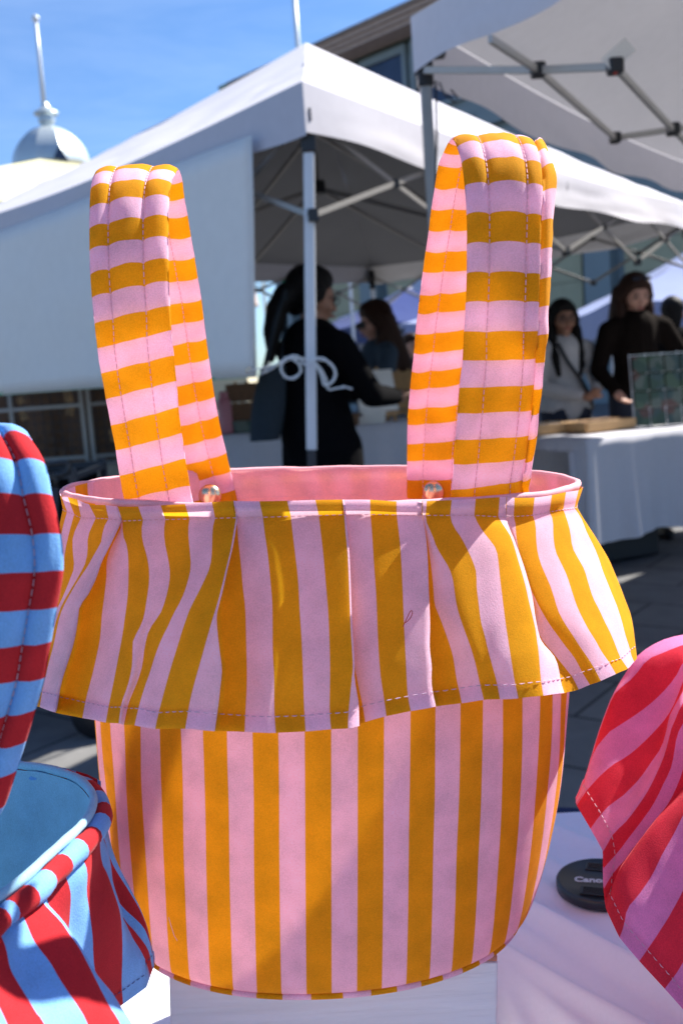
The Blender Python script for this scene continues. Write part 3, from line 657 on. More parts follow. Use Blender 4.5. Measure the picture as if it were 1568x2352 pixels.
# every stripe edge: rim point first, hem last
PB = [
 (0, 0, [(980,200),(960,190),(900,120),(800,85),(700,84),(560,120),(430,200),(350,310),(270,450),(205,620),(160,770),(98,960),(62,1045)], 0, (.64, .60)),
 (1, 0, [(995,260),(975,250),(920,170),(830,125),(700,142),(560,196),(475,236),(395,335),(305,412),(268,470),(207,625),(162,775),(100,962),(63,1050)], 0, (.63, .597)),
 (2, 2, [(1005,360),(985,350),(940,270),(850,210),(760,205),(690,245),(640,335),(565,425),(470,510),(372,580),(262,650),(205,718),(164,780),(102,966),(64,1058)], 0, (.62, .593)),
 (3, 4, [(1015,450),(995,440),(940,360),(860,300),(780,295),(715,300),(670,400),(635,490),(580,580),(480,690),(370,790),(272,850),(182,930),(112,1008),(66,1080)], 0, (.61, .587)),
 (4, 6, [(1020,540),(1000,530),(940,440),(870,385),(790,375),(700,400),(650,480),(605,565),(590,640),(560,740),(500,830),(430,930),(340,1020),(260,1080),(205,1138),(147,1218)], 0, (.60, .577)),
 (5, 8, [(1025,640),(1005,630),(930,530),(860,480),(780,470),(690,480),(650,560),(615,640),(600,705),(572,800),(530,900),(480,1000),(420,1090),(350,1180),(280,1252),(221,1352)], 0, (.585, .562)),
 (6, 4, [(1030,740),(1010,730),(930,640),(850,600),(770,580),(700,590),(660,650),(645,700),(620,850),(570,960),(510,1080),(440,1180),(370,1270),(300,1360),(222,1450)], 0, (.575, .555)),
 (7, 0, [(1035,830),(1015,820),(930,740),(850,720),(780,720),(720,780),(690,860),(660,950),(605,1060),(540,1150),(440,1280),(350,1395),(275,1480),(224,1566)], 0, (.565, .547)),
 (7.4, -4, [(1038,870),(1018,860),(930,800),(850,790),(780,820),(730,880),(690,980),(620,1062),(540,1145),(462,1245),(400,1325),(330,1425),(288,1510),(262,1580),(232,1650)], 0, (.56, .541)),
 (7.42, 8, [(1036,870),(1016,860),(920,810),(840,820),(770,870),(725,960),(686,1016),(618,1078),(538,1158),(458,1258),(398,1340),(328,1440),(282,1525),(262,1610),(240,1692)], 1, (.54, .513)),
 (8, 11, [(1040,930),(1020,925),(930,920),(850,960),(780,1010),(730,1070),(686,1140),(622,1268),(562,1372),(500,1500),(430,1602),(365,1682),(342,1780),(316,1852)], 0, (.53, .500)),
 (9, 9, [(1045,1080),(1025,1075),(960,1100),(880,1190),(800,1330),(745,1450),(700,1550),(620,1700),(560,1800),(490,1900),(430,1987)], 0, (.515, .487)),
 (10, 6, [(1050,1230),(1030,1230),(970,1290),(900,1420),(830,1600),(770,1800),(720,1940),(650,2060),(580,2152)], 0, (.495, .470)),
 (11, 3, [(1058,1380),(1040,1385),(1000,1470),(940,1620),(880,1800),(820,1990),(760,2150),(690,2275)], 0, (.48, .455)),
 (12, 0, [(1070,1540),(1055,1550),(1030,1680),(990,1850),(930,2060),(870,2250),(810,2400)], 0, (.46, .437)),
 (13, 0, [(1090,1700),(1080,1720),(1070,1870),(1040,2080),(1000,2300),(950,2540)], 0, (.44, .418)),
]
for u, off, P, b, yy in PB: DY[u+1000] = yy
def pdepth(u, x, y, t): return lerp(DY[u+1000][0], DY[u+1000][1], t)
cen3 = Vector((.36, .50, 0))
def b3back(last, first):
    out = []; n = 50
    for i in range(1, n):
        f = i/n; ang = lerp(R(222), R(222+238), f); v = Vector((math.cos(ang)*1.0, math.sin(ang)*lerp(.72, .95, max(0, f*2-1)), 0)); col = []
        for j in range(NR+3):
            t = max(0, (j-3)/(NR-1)); r_ = .150+.036*t*min(1, (1-f)*4)+.010*t*abs(math.sin(f*math.pi*7.5))*min(1, (1-f)*4); z = (-.180-.004*j) if j < 3 else lerp(-.192, -.285, t)
            q = cen3+v*r_; q.z = z; wgt = min(1, f*50, (1-f)*49); e = last[1][j] if f < .5 else first[1][j]; col.append(e.lerp(q, wgt))
        out.append((last[0]+i*.8, col))
    return out+[(last[0]+n*.8, first[1])]
cols = [(u, off, [rk(*p) for p in P], b) for u, off, P, b, yy in PB]
mb, d3, h3 = sheet(cols, pdepth, NR, b3back, 1, .3, lipdepth=0)
ruf3 = mb.build('ruffle', M['rp'], bag3)
dashes([c[h3] for u, c in d3[:52]], M['thread_w'], ruf3, on=.0026, off=.0016, lift=(-.0005, -.0006, 0))
def ring3(a, b, z, n=120): return [Vector((cen3.x+.012+a*math.cos(2*math.pi*i/n), cen3.y+b*math.sin(2*math.pi*i/n), z)) for i in range(n+1)]
bd = MB(); rows = []; uvs = []
for j in range(14):
    f = j/13; a = lerp(.150, .122, f**2); b = lerp(.108, .095, f**2); rg_ = ring3(a, b, lerp(-.178, -.447, f)); rows.append([n2w(p) for p in rg_])
    uvs.append([(i*.53+.4, 0) for i in range(121)])
bd.grid(rows, uvs); bd.build('body', M['rp'], bag3)
li = MB(); rows = [[n2w(p) for p in ring3(lerp(.148, .118, (j/8)**2), lerp(.106, .09, (j/8)**2), lerp(-.178, -.44, j/8))] for j in range(9)]
li.grid(rows); li.build('lining', M['pink'], bag3)
loop_tube(ring3(.149, .107, -.177)[:-1], .0028, 8).build('lip', M['pink'], bag3)

# loose threads
g = MB(); P_ = [(925, 1440), (932, 1425), (940, 1408), (945, 1402), (947, 1408), (942, 1420), (934, 1428), (928, 1432)]
g.tube([n2w(npix(x, y, rdepth(0, x, y, .6)-.0055)) for x, y in resample(P_, 20)], .00022, 5); g.build('loose_thread', M['red'], ruffle)
g = MB(); P_ = [(387, 2108), (392, 2125), (400, 2150), (415, 2175), (432, 2202)]
g.tube([n2w(npix(x, y, .508+.003*i)) for i, (x, y) in enumerate(P_)], .00018, 5); g.build('loose_thread', M['thread_p'], bag)
# ------------------------------------------------------------------ own table, crate, cap
TZ = .75
fa = wz(245, 1935, TZ); fb = wz(1262, 1872, TZ)
tbl = empty('folding_table', (0, .6, 0), 'folding table under the white cloth that carries the three striped bags', 'table')
dirx = (fb-fa).normalized(); diry = Vector((-dirx.y, dirx.x, 0))
def tp(x, y, z): q = fa + dirx*(x-fa.x) + diry*y; return Vector((q.x, q.y, z))
t = MB(); t.grid([[tp(x, y, z) for x in (-.93, .93)] for y, z in ((-.005, TZ-.012), (-.74, TZ-.012), (-.74, TZ-.045), (-.005, TZ-.045), (-.005, TZ-.012))])
t.build('tabletop', M['white'], tbl, smooth=False)
for sx in (-.8, .8):
    for y in (-.08, -.66):
        g = MB(); g.bar(tp(sx, y, 0.0), tp(sx, y, TZ-.045), .028); g.build('leg', M['darkmetal'], tbl, smooth=False, bevel=.003)
folds = [((1145, 2195), (1420, 2352), .006, .010), ((1240, 2150), (1568, 2330), .005, .014), ((1170, 2070), (1568, 2290), .0065, .007),
         ((1240, 1975), (1500, 2130), .003, .010), ((1250, 1900), (1400, 1960), .003, .008), ((1150, 2235), (1300, 2352), .004, .006),
         ((1200, 2120), (1560, 2352), -.004, .008), ((1230, 2030), (1568, 2190), .002, .012), ((280, 2230), (390, 2235), .002, .02), ((1148, 2280), (1180, 2352), .004, .006)]
FL = [(wz(*a, TZ), wz(*b, TZ), h, w_) for a, b, h, w_ in folds]
def foldh(p):
    z = 0
    for a, b, h, w_ in FL:
        d = (b-a); L2 = d.x*d.x+d.y*d.y; f = ((p.x-a.x)*d.x+(p.y-a.y)*d.y)/L2
        dist = abs((p.x-a.x)*d.y-(p.y-a.y)*d.x)/math.sqrt(L2); e = max(0, max(-f, f-1))*math.sqrt(L2)
        z += 1.8*h*math.exp(-(dist/max(.0105, w_))**2)*math.exp(-(e/.09)**2)
    return z + .0016*fbm(p.x*9, p.y*9, 2)+.0006*fbm(p.x*30+p.y*12, p.y*24, 5)
c = MB(); rows = []
ys = [-.78+.0030*i for i in range(261)]; xs = [-.97+.012*i for i in range(60)]+[-.256+.0030*i for i in range(270)]+[.56+.02*i for i in range(21)]
for y in ys:
    row = []
    for x in xs:
        p = tp(x, y, TZ); e = min(x+.97, .96-x); p.z = TZ+max(0, foldh(p)) if y > -.74 else TZ
        row.append(p)
    rows.append(row)
c.grid(rows)
def skirt(pts, out):
    rr = []
    for j in range(14):
        f = j/13; rr.append([p + out*(.012*math.sin(f*1.2)+.018*f*math.sin(i*.55+.8*math.sin(i*.21))) - Vector((0, 0, (.40+.02*math.sin(i*.1))*f)) for i, p in enumerate(pts)])
    c.grid(rr)
skirt(rows[-1][::2], Vector((0, 1, 0))); skirt([r[0] for r in rows][::4], Vector((-1, 0, 0))); skirt([r[-1] for r in rows][::4], Vector((1, 0, 0)))
tc_ = c.build('tablecloth', M['table']); tag(tc_, 'white creased cloth under the three striped bags in the foreground', 'tablecloth')

cr_ = empty('wooden_crate', n2w((-.005, .60, -.455)), 'white painted wooden crate with raw reddish top under the mustard bag', 'crate')
X0, X1, Y0, Y1, Z0, Z1 = -.1013, .0918, .542, .680, -.458, -.3372
def nb(mb, x0, x1, y0, y1, z0, z1):
    vs = [n2w((x, y, z)) for x in (x0, x1) for y in (y0, y1) for z in (z0, z1)]
    mb.add(vs, [(0, 1, 3, 2), (4, 6, 7, 5), (0, 4, 5, 1), (2, 3, 7, 6), (0, 2, 6, 4), (1, 5, 7, 3)])
wp = plain('white_stained_wood', (.70, .68, .70), .55, 0, .05, 20)
tt = wp.node_tree; co = node(tt, 'ShaderNodeTexCoord'); mpn = node(tt, 'ShaderNodeMapping'); mpn.inputs['Scale'].default_value = (3, 3, 60); mpn.inputs['Rotation'].default_value = (0, .06, 0)
nn = node(tt, 'ShaderNodeTexNoise', i_Scale=2.5, i_Detail=6.0, i_Distortion=.6); bb = node(tt, 'ShaderNodeBump', i_Strength=.7, i_Distance=.002)
rg2 = node(tt, 'ShaderNodeValToRGB'); rg2.color_ramp.elements[0].position = .3; rg2.color_ramp.elements[0].color = (.68, .66, .67, 1); rg2.color_ramp.elements[1].position = .62; rg2.color_ramp.elements[1].color = (.74, .72, .74, 1)
for a, b in ((co.outputs['Object'], mpn.inputs[0]), (mpn.outputs[0], nn.inputs[0]), (nn.outputs[0], bb.inputs['Height']), (bb.outputs[0], tt.nodes['Principled BSDF'].inputs['Normal']), (nn.outputs[0], rg2.inputs[0]), (rg2.outputs[0], tt.nodes['Principled BSDF'].inputs['Base Color'])): tt.links.new(a, b)
for (x0, x1, y0, y1) in ((X0, X1, Y0, Y0+.009), (X0, X1, Y1-.009, Y1), (X0, X0+.009, Y0+.0092, Y1-.0092), (X1-.009, X1, Y0+.0092, Y1-.0092)):
    g = MB(); nb(g, x0, x1, y0, y1, Z0, Z1-.004); g.build('side_panel', wp, cr_, smooth=False, bevel=.0012)
g = MB()
for (x0, x1, y0, y1) in ((X0+.0005, X1-.0005, Y0+.0005, Y0+.012), (X0+.0005, X1-.0005, Y1-.012, Y1-.0005), (X0+.0005, X0+.010, Y0+.0122, Y1-.0122), (X1-.010, X1-.0005, Y0+.0122, Y1-.0122), (-.02, .0, Y0+.0122, Y1-.0122)): nb(g, x0, x1, y0, y1, Z1-.0038, Z1)
g.build('top_frame', M['rwood'], cr_, smooth=False, bevel=.0008)
g = MB(); nb(g, X0+.011, X1-.011, Y0+.013, Y1-.013, Z1-.02, Z1-.014); g.build('inner_tray', M['rwood'], cr_, smooth=False)

cc = wz(1381, 2033, TZ+.008)
cap = empty('lens_cap', (cc.x, cc.y, TZ+.003), 'round black lens cap with pinch grips lying on the cloth by the pink bag', 'lens cap')
ez = .0065; RC = .0375; rc = Matrix.Rotation(R(-20), 3, 'Z')
b = MB(); b.lathe((cc.x, cc.y, TZ+.004), [(.0001, 0), (RC-.0015, 0), (RC, .001), (RC, .0075), (RC-.0008, .0088), (RC-.002, .0092), (RC-.0035, .0088), (RC-.0045, .0080), (.0001, .0080)], 64); b.build('cap_body', M['cap'], cap)
for sgn in (1, -1):
    g = MB(); q = Vector((cc.x, cc.y, TZ+.0128)) + rc @ Vector((0, sgn*.0205, 0)); g.box(q, (.030, .012, .0016), rc); g.build('pinch_grip', M['blackpl'], cap, smooth=False, bevel=.0006)
    for i in range(4):
        g2 = MB(); g2.box(q+rc @ Vector((0, -.0036+i*.0024, .0011)), (.026, .0007, .0007), rc)
        if i == 0: ga = g2
        else: ga.v += g2.v; ga.f += [[k+8*i for k in f] for f in g2.f]; ga.uv += g2.uv; ga.mi += g2.mi
    ga.build('grip_ridges', M['cap'], cap, smooth=False)
tx = bpy.data.curves.new('lettering', 'FONT'); tx.body = 'Canon'; tx.size = .0110; tx.extrude = .0002; tx.offset = .00025; tx.align_x = 'CENTER'; tx.align_y = 'CENTER'; tx.space_character = .96
to = bpy.data.objects.new('tmp_text', tx); sc.collection.objects.link(to)
dgx = bpy.context.evaluated_depsgraph_get(); tm = bpy.data.meshes.new_from_object(to.evaluated_get(dgx)); bpy.data.objects.remove(to)
tm.name = 'lettering'; tm.materials.clear(); tm.materials.append(M['print']); lt = bpy.data.objects.new('lettering', tm); sc.collection.objects.link(lt)
lt.parent = cap; lt.location = (-.008, .001, .0093); lt.rotation_euler = (0, 0, R(-14))

# blue bin behind the table
bx = wpix(1300, 1948, 1.16)
bb_ = MB(); bb_.lathe((bx.x, bx.y, .0), [(.0001, 0), (.085, 0), (.10, .02), (.100, bx.z-.03), (.108, bx.z-.02), (.110, bx.z), (.102, bx.z+.006), (.090, bx.z-.004), (.0001, bx.z-.012)], 40)
o = bb_.build('plastic_stool', M['bluepl']); tag(o, 'dark blue round plastic stool just behind the far edge of the table', 'stool')

# ------------------------------------------------------------------ ground
def pavers():
    m, t, p = nmat('concrete_pavers'); lk = t.links.new
    c = node(t, 'ShaderNodeTexCoord'); mp_ = node(t, 'ShaderNodeMapping'); mp_.inputs['Rotation'].default_value = (0, 0, R(37))
    br = node(t, 'ShaderNodeTexBrick', i_Scale=1.0); br.inputs['Mortar Size'].default_value = .008; br.inputs['Brick Width'].default_value = .6; br.inputs['Row Height'].default_value = .4
    br.inputs['Color1'].default_value = (.115, .115, .12, 1); br.inputs['Color2'].default_value = (.15, .148, .145, 1); br.inputs['Mortar'].default_value = (.04, .04, .04, 1)
    n = node(t, 'ShaderNodeTexNoise', i_Scale=6.0, i_Detail=9.0, i_Roughness=.65); r = node(t, 'ShaderNodeMapRange'); r.inputs[3].default_value = .55; r.inputs[4].default_value = 1.4
    cb = node(t, 'ShaderNodeCombineColor'); mu = node(t, 'ShaderNodeMix', data_type='RGBA', blend_type='MULTIPLY'); mu.inputs[0].default_value = 1
    lk(c.outputs['Object'], mp_.inputs[0]); lk(mp_.outputs[0], br.inputs[0]); lk(c.outputs['Object'], n.inputs[0]); lk(n.outputs[0], r.inputs[0])
    for i in range(3): lk(r.outputs[0], cb.inputs[i])
    lk(br.outputs[0], mu.inputs[6]); lk(cb.outputs[0], mu.inputs[7]); lk(mu.outputs[2], p.inputs['Base Color']); p.inputs['Roughness'].default_value = .9
    bp = node(t, 'ShaderNodeBump', i_Strength=.4, i_Distance=.01); lk(n.outputs[0], bp.inputs['Height']); lk(bp.outputs[0], p.inputs['Normal'])
    return m
g = MB(); g.grid([[Vector((x, y, 0)) for x in (-400, -60, 0, 60, 400)] for y in (-60, -10, 0, 40, 100, 900)])
o = g.build('ground', pavers(), smooth=False); o['kind'] = 'structure'

# ------------------------------------------------------------------ canopies
def canopy(C, d1, L1, d2, L2, ez, pk, pz, vh, label, mat, group='white pop up canopies', sag=.10, legs=(0, 1, 2, 3), legmat=None, wrs=1, lower=.95, vwave=.012, skip=(), under=None, truss=True, lean=(0, 0)):
    C = Vector((C[0], C[1], 0)); d1 = Vector((math.cos(R(d1)), math.sin(R(d1)), 0)); d2 = Vector((math.cos(R(d2)), math.sin(R(d2)), 0))
    K = [C, C+d1*L1, C+d1*L1+d2*L2, C+d2*L2]; P = Vector((pk[0], pk[1], pz))
    root = empty('canopy_tent', (C.x, C.y, 0), label, 'tent', group)
    mid = sum(K, Vector())/4
    roof = MB(); n = 28
    for s_ in range(4):
        a = K[s_]+Vector((0, 0, ez)); b = K[(s_+1) % 4]+Vector((0, 0, ez)); rows = []
        for i in range(n+1):
            f = i/n; row = []
            for j in range(n+1):
                q = a.lerp(b, j/n).lerp(P, f); e = math.sin(math.pi*j/n)*(1-f)
                q.z -= sag*math.sin(math.pi*f)*(.55+.45*math.sin(math.pi*j/n)) + .045*e*(1-f)
                q.z += wrs*(.022*fbm(q.x*3+s_, q.y*3, 1)+.020*fbm(q.x*9, q.y*7, 3)*(1.2-f))*math.sin(math.pi*min(1, f*1.3))
                row.append(q)
            rows.append(row)
        roof.grid(rows)
    ro_ = roof.build('roof', mat, root, weld=True)
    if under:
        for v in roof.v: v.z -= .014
        roof.build('roof_shade_sheet', under, ro_, weld=True)  # darker sheet added below the roof to deepen the interior shade
    for s_ in range(4):
        if s_ in skip: continue
        a = K[s_]; b = K[(s_+1) % 4]; out = ((a+b)/2-mid).normalized(); rows = []; m = 60
        for i in range(9):
            f = i/8; row = []
            for j in range(m+1):
                e = math.sin(math.pi*j/m); q = a.lerp(b, j/m); q.z = ez-.045*e-vh*f+.01*f*math.sin(j*.4)
                q += out*((.002+.012*f)*min(1, e*5)+vwave*f*math.sin(j*.33+s_*2)*e+.018*f*fbm(j*.2, f*3, s_)*e); row.append(q)
            rows.append(row)
        v = MB(); v.grid(rows); v.build('valance', mat, root, weld='keep')
    for i in legs:
        k = K[i]*.979+mid*.021; k.z = 0; lg = MB(); ln_ = Vector((lean[0], lean[1], 0)) if i == 0 else Vector()
        lg.bar(k+ln_*(1-lower/2)+Vector((0, 0, lower)), k+Vector((0, 0, ez-.19)), .036); l1 = lg.build('leg', legmat or M['whitemetal'], root, smooth=False, bevel=.004)
        q = MB(); q.bar(k+ln_+Vector((0, 0, .012)), k+ln_*(1-lower/2)+Vector((0, 0, lower)), .030); q.box(k+ln_+Vector((0, 0, .006)), (.09, .09, .012)); q.build('lower_tube', M['darkmetal'], l1, smooth=False, bevel=.003)
        q = MB(); q.box(k+Vector((0, 0, ez-.13)), (.050, .050, .17)); q.box(k+(mid-k).normalized()*.04+Vector((0, 0, ez-.10)), (.06, .06, .05)); q.build('bracket', M['blackpl'], l1, smooth=False, bevel=.005)
    for s_ in range(4 if truss else 0):         # scissor bars under each eave
        a = K[s_]*.988+mid*.012; b = K[(s_+1) % 4]*.988+mid*.012; t = MB(); j = MB(); nb_ = 4
        hi, lo = ez-.10, ez-.42
        for i in range(nb_):
            p = a.lerp(b, i/nb_); q = a.lerp(b, (i+1)/nb_)
            for z0, z1, o_ in ((hi, lo, .006), (lo, hi, -.006)):
                za, zb = (z0, z1) if i % 2 == 0 else (z1, z0)
                off = (mid-a).normalized()*o_; t.bar(p+off+Vector((0, 0, za)), q+off+Vector((0, 0, zb)), .010, .018)
            j.box(p.lerp(q, .5)+Vector((0, 0, (hi+lo)/2)), (.03, .03, .03)); j.box(q+Vector((0, 0, hi)), (.035, .035, .04)); j.box(q+Vector((0, 0, lo)), (.035, .035, .04))
        tb = t.build('scissor_truss', M['steel'], root, smooth=False)
        for q_ in range(0, len(j.v), 8):
            jj = MB(); jj.add(j.v[q_:q_+8], j.f[:6], j.uv[q_:q_+8]); jj.build('joint', M['blackpl'], tb, smooth=False)
    if not truss: return root, K, P
    t = MB()
    for i in range(4):
        a = K[i].lerp(K[(i+1) % 4], .5); t.bar(a+Vector((0, 0, ez-.42)), Vector((P.x, P.y, pz-.75)), .012, .022); t.bar(a+Vector((0, 0, ez-.10)), Vector((P.x, P.y, pz-.45)), .012, .022)
    t.bar((P.x, P.y, pz-.78), (P.x, P.y, pz-.03), .03); h = t.build('peak_frame', M['steel'], root, smooth=False)
    q = MB(); q.box((P.x, P.y, pz-.75), (.09, .09, .07)); q.build('hub', M['blackpl'], h, smooth=False, bevel=.01)
    return root, K, P
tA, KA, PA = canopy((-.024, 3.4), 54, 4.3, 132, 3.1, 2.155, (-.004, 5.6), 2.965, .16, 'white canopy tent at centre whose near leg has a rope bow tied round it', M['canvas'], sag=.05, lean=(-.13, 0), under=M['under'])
tB, KB, PB_ = canopy((.334, 3.35), -64, 3.0, 56, 3.7, 2.31, (2.25, 3.3), 3.3, .17, 'white canopy tent at top right with its underside and black corner bracket showing', M['canvas2'], sag=.10, lower=.9, legs=(0, 1, 2, 3), legmat=M['steel'], truss=False)
canopy((2.62, 5.55), 48, 3.2, -42, 3.2, 2.22, (4.5, 5.95), 3.1, .2, 'white canopy tent added out of view at right to shade the ground', M['canvas'], sag=.10, under=M['under'])  # unseen tent, added to throw shade on the paving
# clip and cable of the right-hand tent
t = MB(); a = wpix(975, 190, 3.28); t.tube([wpix(1000, 185, 3.25), wpix(1003, 300, 3.25), wpix(1000, 420, 3.26), wpix(997, 560, 3.27)], .004, 6)
t.tube([wpix(1008, 188, 3.2)+Vector((0, 0, 0)), wpix(1020, 215, 3.2), wpix(1045, 235, 3.2), wpix(1050, 222, 3.2), wpix(1035, 205, 3.2)], .003, 6)
t.build('cord', M['blackpl'], tB)
J = {'a': wpix(975, 160, 3.30), 'b': wpix(1235, 160, 3.0), 'c': wpix(1412, 152, 2.8), 'd': wpix(1125, 88, 2.75), 'e': wpix(1412, 316, 4.0), 'f': wpix(1620, 285, 3.9),
     'g': wpix(1545, 296, 3.5), 'h': wpix(1640, 390, 3.9)}
t = MB()
for p, q in (('a', 'b'), ('b', 'c'), ('d', 'b'), ('b', 'e'), ('e', 'f'), ('c', 'g'), ('g', 'h')): t.bar(J[p], J[q], .014, .022)
tb = t.build('truss_bar', M['steell'], tB, smooth=False, bevel=.003)
for k in 'bceg':
    q = MB(); q.box(J[k], (.042, .042, .042)); q.build('joint', M['blackpl'], tb, smooth=False, bevel=.008)
pc = wpix(1420, 125, 2.8); q = MB(); q.box(pc, (.10, .004, .045), Matrix.Rotation(R(-38), 3, 'Y') @ Matrix.Rotation(R(20), 3, 'Z')); q.build('tag_card', M['paper'], tB, smooth=False)
q = MB(); q.bar(wpix(1412, 170, 2.79), wpix(1411, 152, 2.79), .016, .012); q.build('clip', M['red'], tB, smooth=False, bevel=.004)

# white sign panel on the centre tent, seen from behind
e0 = wpix(583, 865, 3.60); dL = Vector((math.cos(R(131)), math.sin(R(131)), 0)); sgn = MB(); rows = []
for i in range(13):
    f = i/12; row = []
    for j in range(49):
        g_ = j/48; p = Vector((e0.x+.004, e0.y+.004, 0))+dL*(2.75*g_); p.z = lerp(e0.z-.0, 2.03, f)+.012*g_*(1-f)
        p -= dL*(.088*f*(1-g_)); p += Vector((dL.y, -dL.x, 0))*(-.010*math.sin(math.pi*g_)*math.sin(math.pi*f)+.007*fbm(g_*4, f*3, 2)+.006*fbm(g_*13, f*5, 4)); row.append(p)
    rows.append(row)
pn = empty('banner', (e0.x, e0.y, e0.z), 'plain white vinyl banner hung along the left side of the centre tent', 'banner')
sgn.grid(rows); o = sgn.build('sheet', M['vinyl'], pn, weld='keep'); m_ = o.modifiers.new('s', 'SOLIDIFY'); m_.thickness = .004
h = MB(); h.bar(rows[0][0]+Vector((0, 0, .004)), rows[0][24]+Vector((0, 0, .004)), .008, .012); h.bar(rows[0][24]+Vector((0, 0, .004)), rows[0][48]+Vector((0, 0, .004)), .008, .012); h.build('bottom_hem', M['green'], pn, smooth=False)
h = MB(); h.tube([rows[0][0], rows[4][0], rows[8][0], rows[12][0]], .006, 8); h.build('side_hem', M['vinyl'], pn)
gr = wpix(571, 850, 3.58); h = MB(); h.lathe(gr, [(.005, -.004), (.008, -.003), (.010, 0), (.008, .004), (.005, .003)], 16, Matrix.Rotation(R(90), 3, 'X')); h.build('grommet', M['brass'], pn)
# rope with bow round the near leg
rp_ = empty('rope', wpix(690, 835, 3.36), 'white rope tied in a bow around the near leg of the centre tent', 'rope')
Yr = 3.33
def W(*a): return [wpix(x, y, Yr+d) for x, y, d in a]
t = MB()
for P_, r_ in ((W((571, 852, .22), (600, 845, .12), (640, 835, .05), (670, 822, 0), (692, 826, -.01), (712, 828, -.01), (722, 828, .0)), .0055),
               (W((700, 826, -.01), (680, 818, -.02), (655, 822, -.02), (645, 845, -.02), (655, 865, -.02), (675, 868, -.02), (690, 855, -.02), (688, 838, -.02), (675, 825, -.02)), .0075),
               (W((600, 858, .08), (625, 845, .04), (650, 828, 0), (690, 823, -.02)), .006),
               (W((712, 826, -.02), (740, 824, -.02), (762, 838, -.02), (770, 860, -.02), (760, 878, -.02), (745, 882, -.02), (738, 860, -.02), (725, 835, -.02)), .0085),
               (W((745, 880, -.02), (755, 893, -.02), (770, 892, -.02), (790, 889, -.02), (808, 893, -.02)), .0055),
               (W((716, 826, -.025), (735, 845, -.025), (748, 870, -.025), (750, 885, -.025)), .006),
               (W((690, 832, -.03), (700, 836, -.035), (712, 834, -.035), (722, 828, -.02)), .006)):
    Q_ = [Vector(p) for p in resample([tuple(p) for p in P_], 40)]
    for s_ in range(3):
        t.tube([p+Vector((math.sin(i*.9+s_*2.1), .6*math.cos(i*.9+s_*2.1), math.cos(i*.9+s_*2.1)))*r_*.36 + Vector((0, 0, .004*fbm(i*.12, s_*3.3))) for i, p in enumerate(Q_)], [r_*.30*(1+.2*fbm(i*.3, s_)) for i in range(40)], 6)
t.build('rope_bow', M['rope'], rp_)

# cream canopy far left, blue tent and a white stand-in for its sunlit patch behind, lilac one on the right
cpk = wpix(92, 364, 12.5)
canopy((cpk.x-2.6, 9.6), 12, 6.4, 102, 6.4, cpk.z-.85, (cpk.x, cpk.y), cpk.z, .25, 'pale yellow canopy tent below the metal dome at far left', M['cream'], group='far canopy tents', wrs=.5)
def tent_at(px, py_eave, Y, a1, sz, hp, mat, label, k=0):
    c = wpix(px, py_eave, Y)
    canopy((c.x, c.y), a1, sz, a1+90, sz, c.z, (c.x+sz*.5*(math.cos(R(a1))-math.sin(R(a1))), c.y+sz*.5*(math.sin(R(a1))+math.cos(R(a1)))), c.z+hp, .28, label, mat, group='far canopy tents', wrs=.5)
tent_at(838, 738, 14, 22, 2.7, .55, M['bluec'], 'royal blue canopy tent seen between the ponytailed woman and the sunglasses woman')
tent_at(850, 706, 17, 12, 2.6, .55, M['canvas'], 'white canopy peak added for the sunlit patch on the royal blue tent roof')  # added white peak in place of sunlight on the blue roof
tent_at(1398, 694, 9.2, -4, 3.0, .75, M['lilac'], 'pale blue canopy tent behind the smiling woman at right')
tent_at(920, 742, 12.5, 12, 2.3, .30, M['lilac'], 'pale blue canopy tent half hidden behind the woman with glasses')
M['beigew'] = plain('cream_render', (.50, .44, .30), .85, 0, .12, 2)
# ------------------------------------------------------------------ pavilion building
bA = wpix(500, 197, 35.5); bB = wpix(940, 0, 28.8)
BZ = (bA.z+bB.z)/2; d = (bB-bA); d.z = 0; d.normalize(); nrm = Vector((d.y, -d.x, 0))
if nrm.y > 0: nrm = -nrm
bld = empty('pavilion_building', (bA.x, bA.y, 0), 'long brick pavilion behind the tents with brown eaves, dark windows and beige wall panels', 'building')
def bp_(s, o, z): return Vector((bA.x, bA.y, 0)) + d*s + nrm*o + Vector((0, 0, z))
def bbox(mb, s0, s1, o0, o1, z0, z1):
    vs = [bp_(s, o, z) for s in (s0, s1) for o in (o0, o1) for z in (z0, z1)]
    mb.add(vs, [(0, 1, 3, 2), (4, 6, 7, 5), (0, 4, 5, 1), (2, 3, 7, 6), (0, 2, 6, 4), (1, 5, 7, 3)])
LEN = 40; WALL = -1.2
t = MB(); bbox(t, .9, LEN, WALL-6, WALL, 0, BZ-.9); t.build('wall', M['bframe'], bld, smooth=False)
t = MB()
for i in range(4): bbox(t, .5, LEN, WALL+.02, -.12*i*.9, BZ-.10-.115*i, BZ-.10-.115*i+.109)
t.build('fascia', M['brownbrick'], bld, smooth=False)
t = MB(); bbox(t, 0, LEN, WALL-6, 0, BZ-.09, BZ); rf = t.build('roof', M['copper'], bld, smooth=False)
t = MB(); bbox(t, .0, .9, WALL-.5, -.05, BZ-.45, BZ-.095); bbox(t, .3, .95, WALL-.5, -.2, BZ-.9, BZ-.46); t.build('eave_bracket', M['copper'], bld, smooth=False)
s = 1.6
while s < LEN-2:
    g = MB()
    for (a, b_, c_, e) in ((s, s+1.9, BZ-2.65, BZ-2.53), (s, s+1.9, BZ-.82, BZ-.60), (s, s+.14, BZ-2.53, BZ-.82), (s+1.76, s+1.9, BZ-2.53, BZ-.82)): bbox(g, a, b_, WALL-.02, WALL+.14, c_, e)
    wn = g.build('window', M['bframe'], bld, smooth=False)
    g = MB(); bbox(g, s+.14, s+1.76, WALL+.02, WALL+.05, BZ-2.53, BZ-.82); g.build('pane', M['glassd'], wn, smooth=False); s += 2.1
s = 1.2
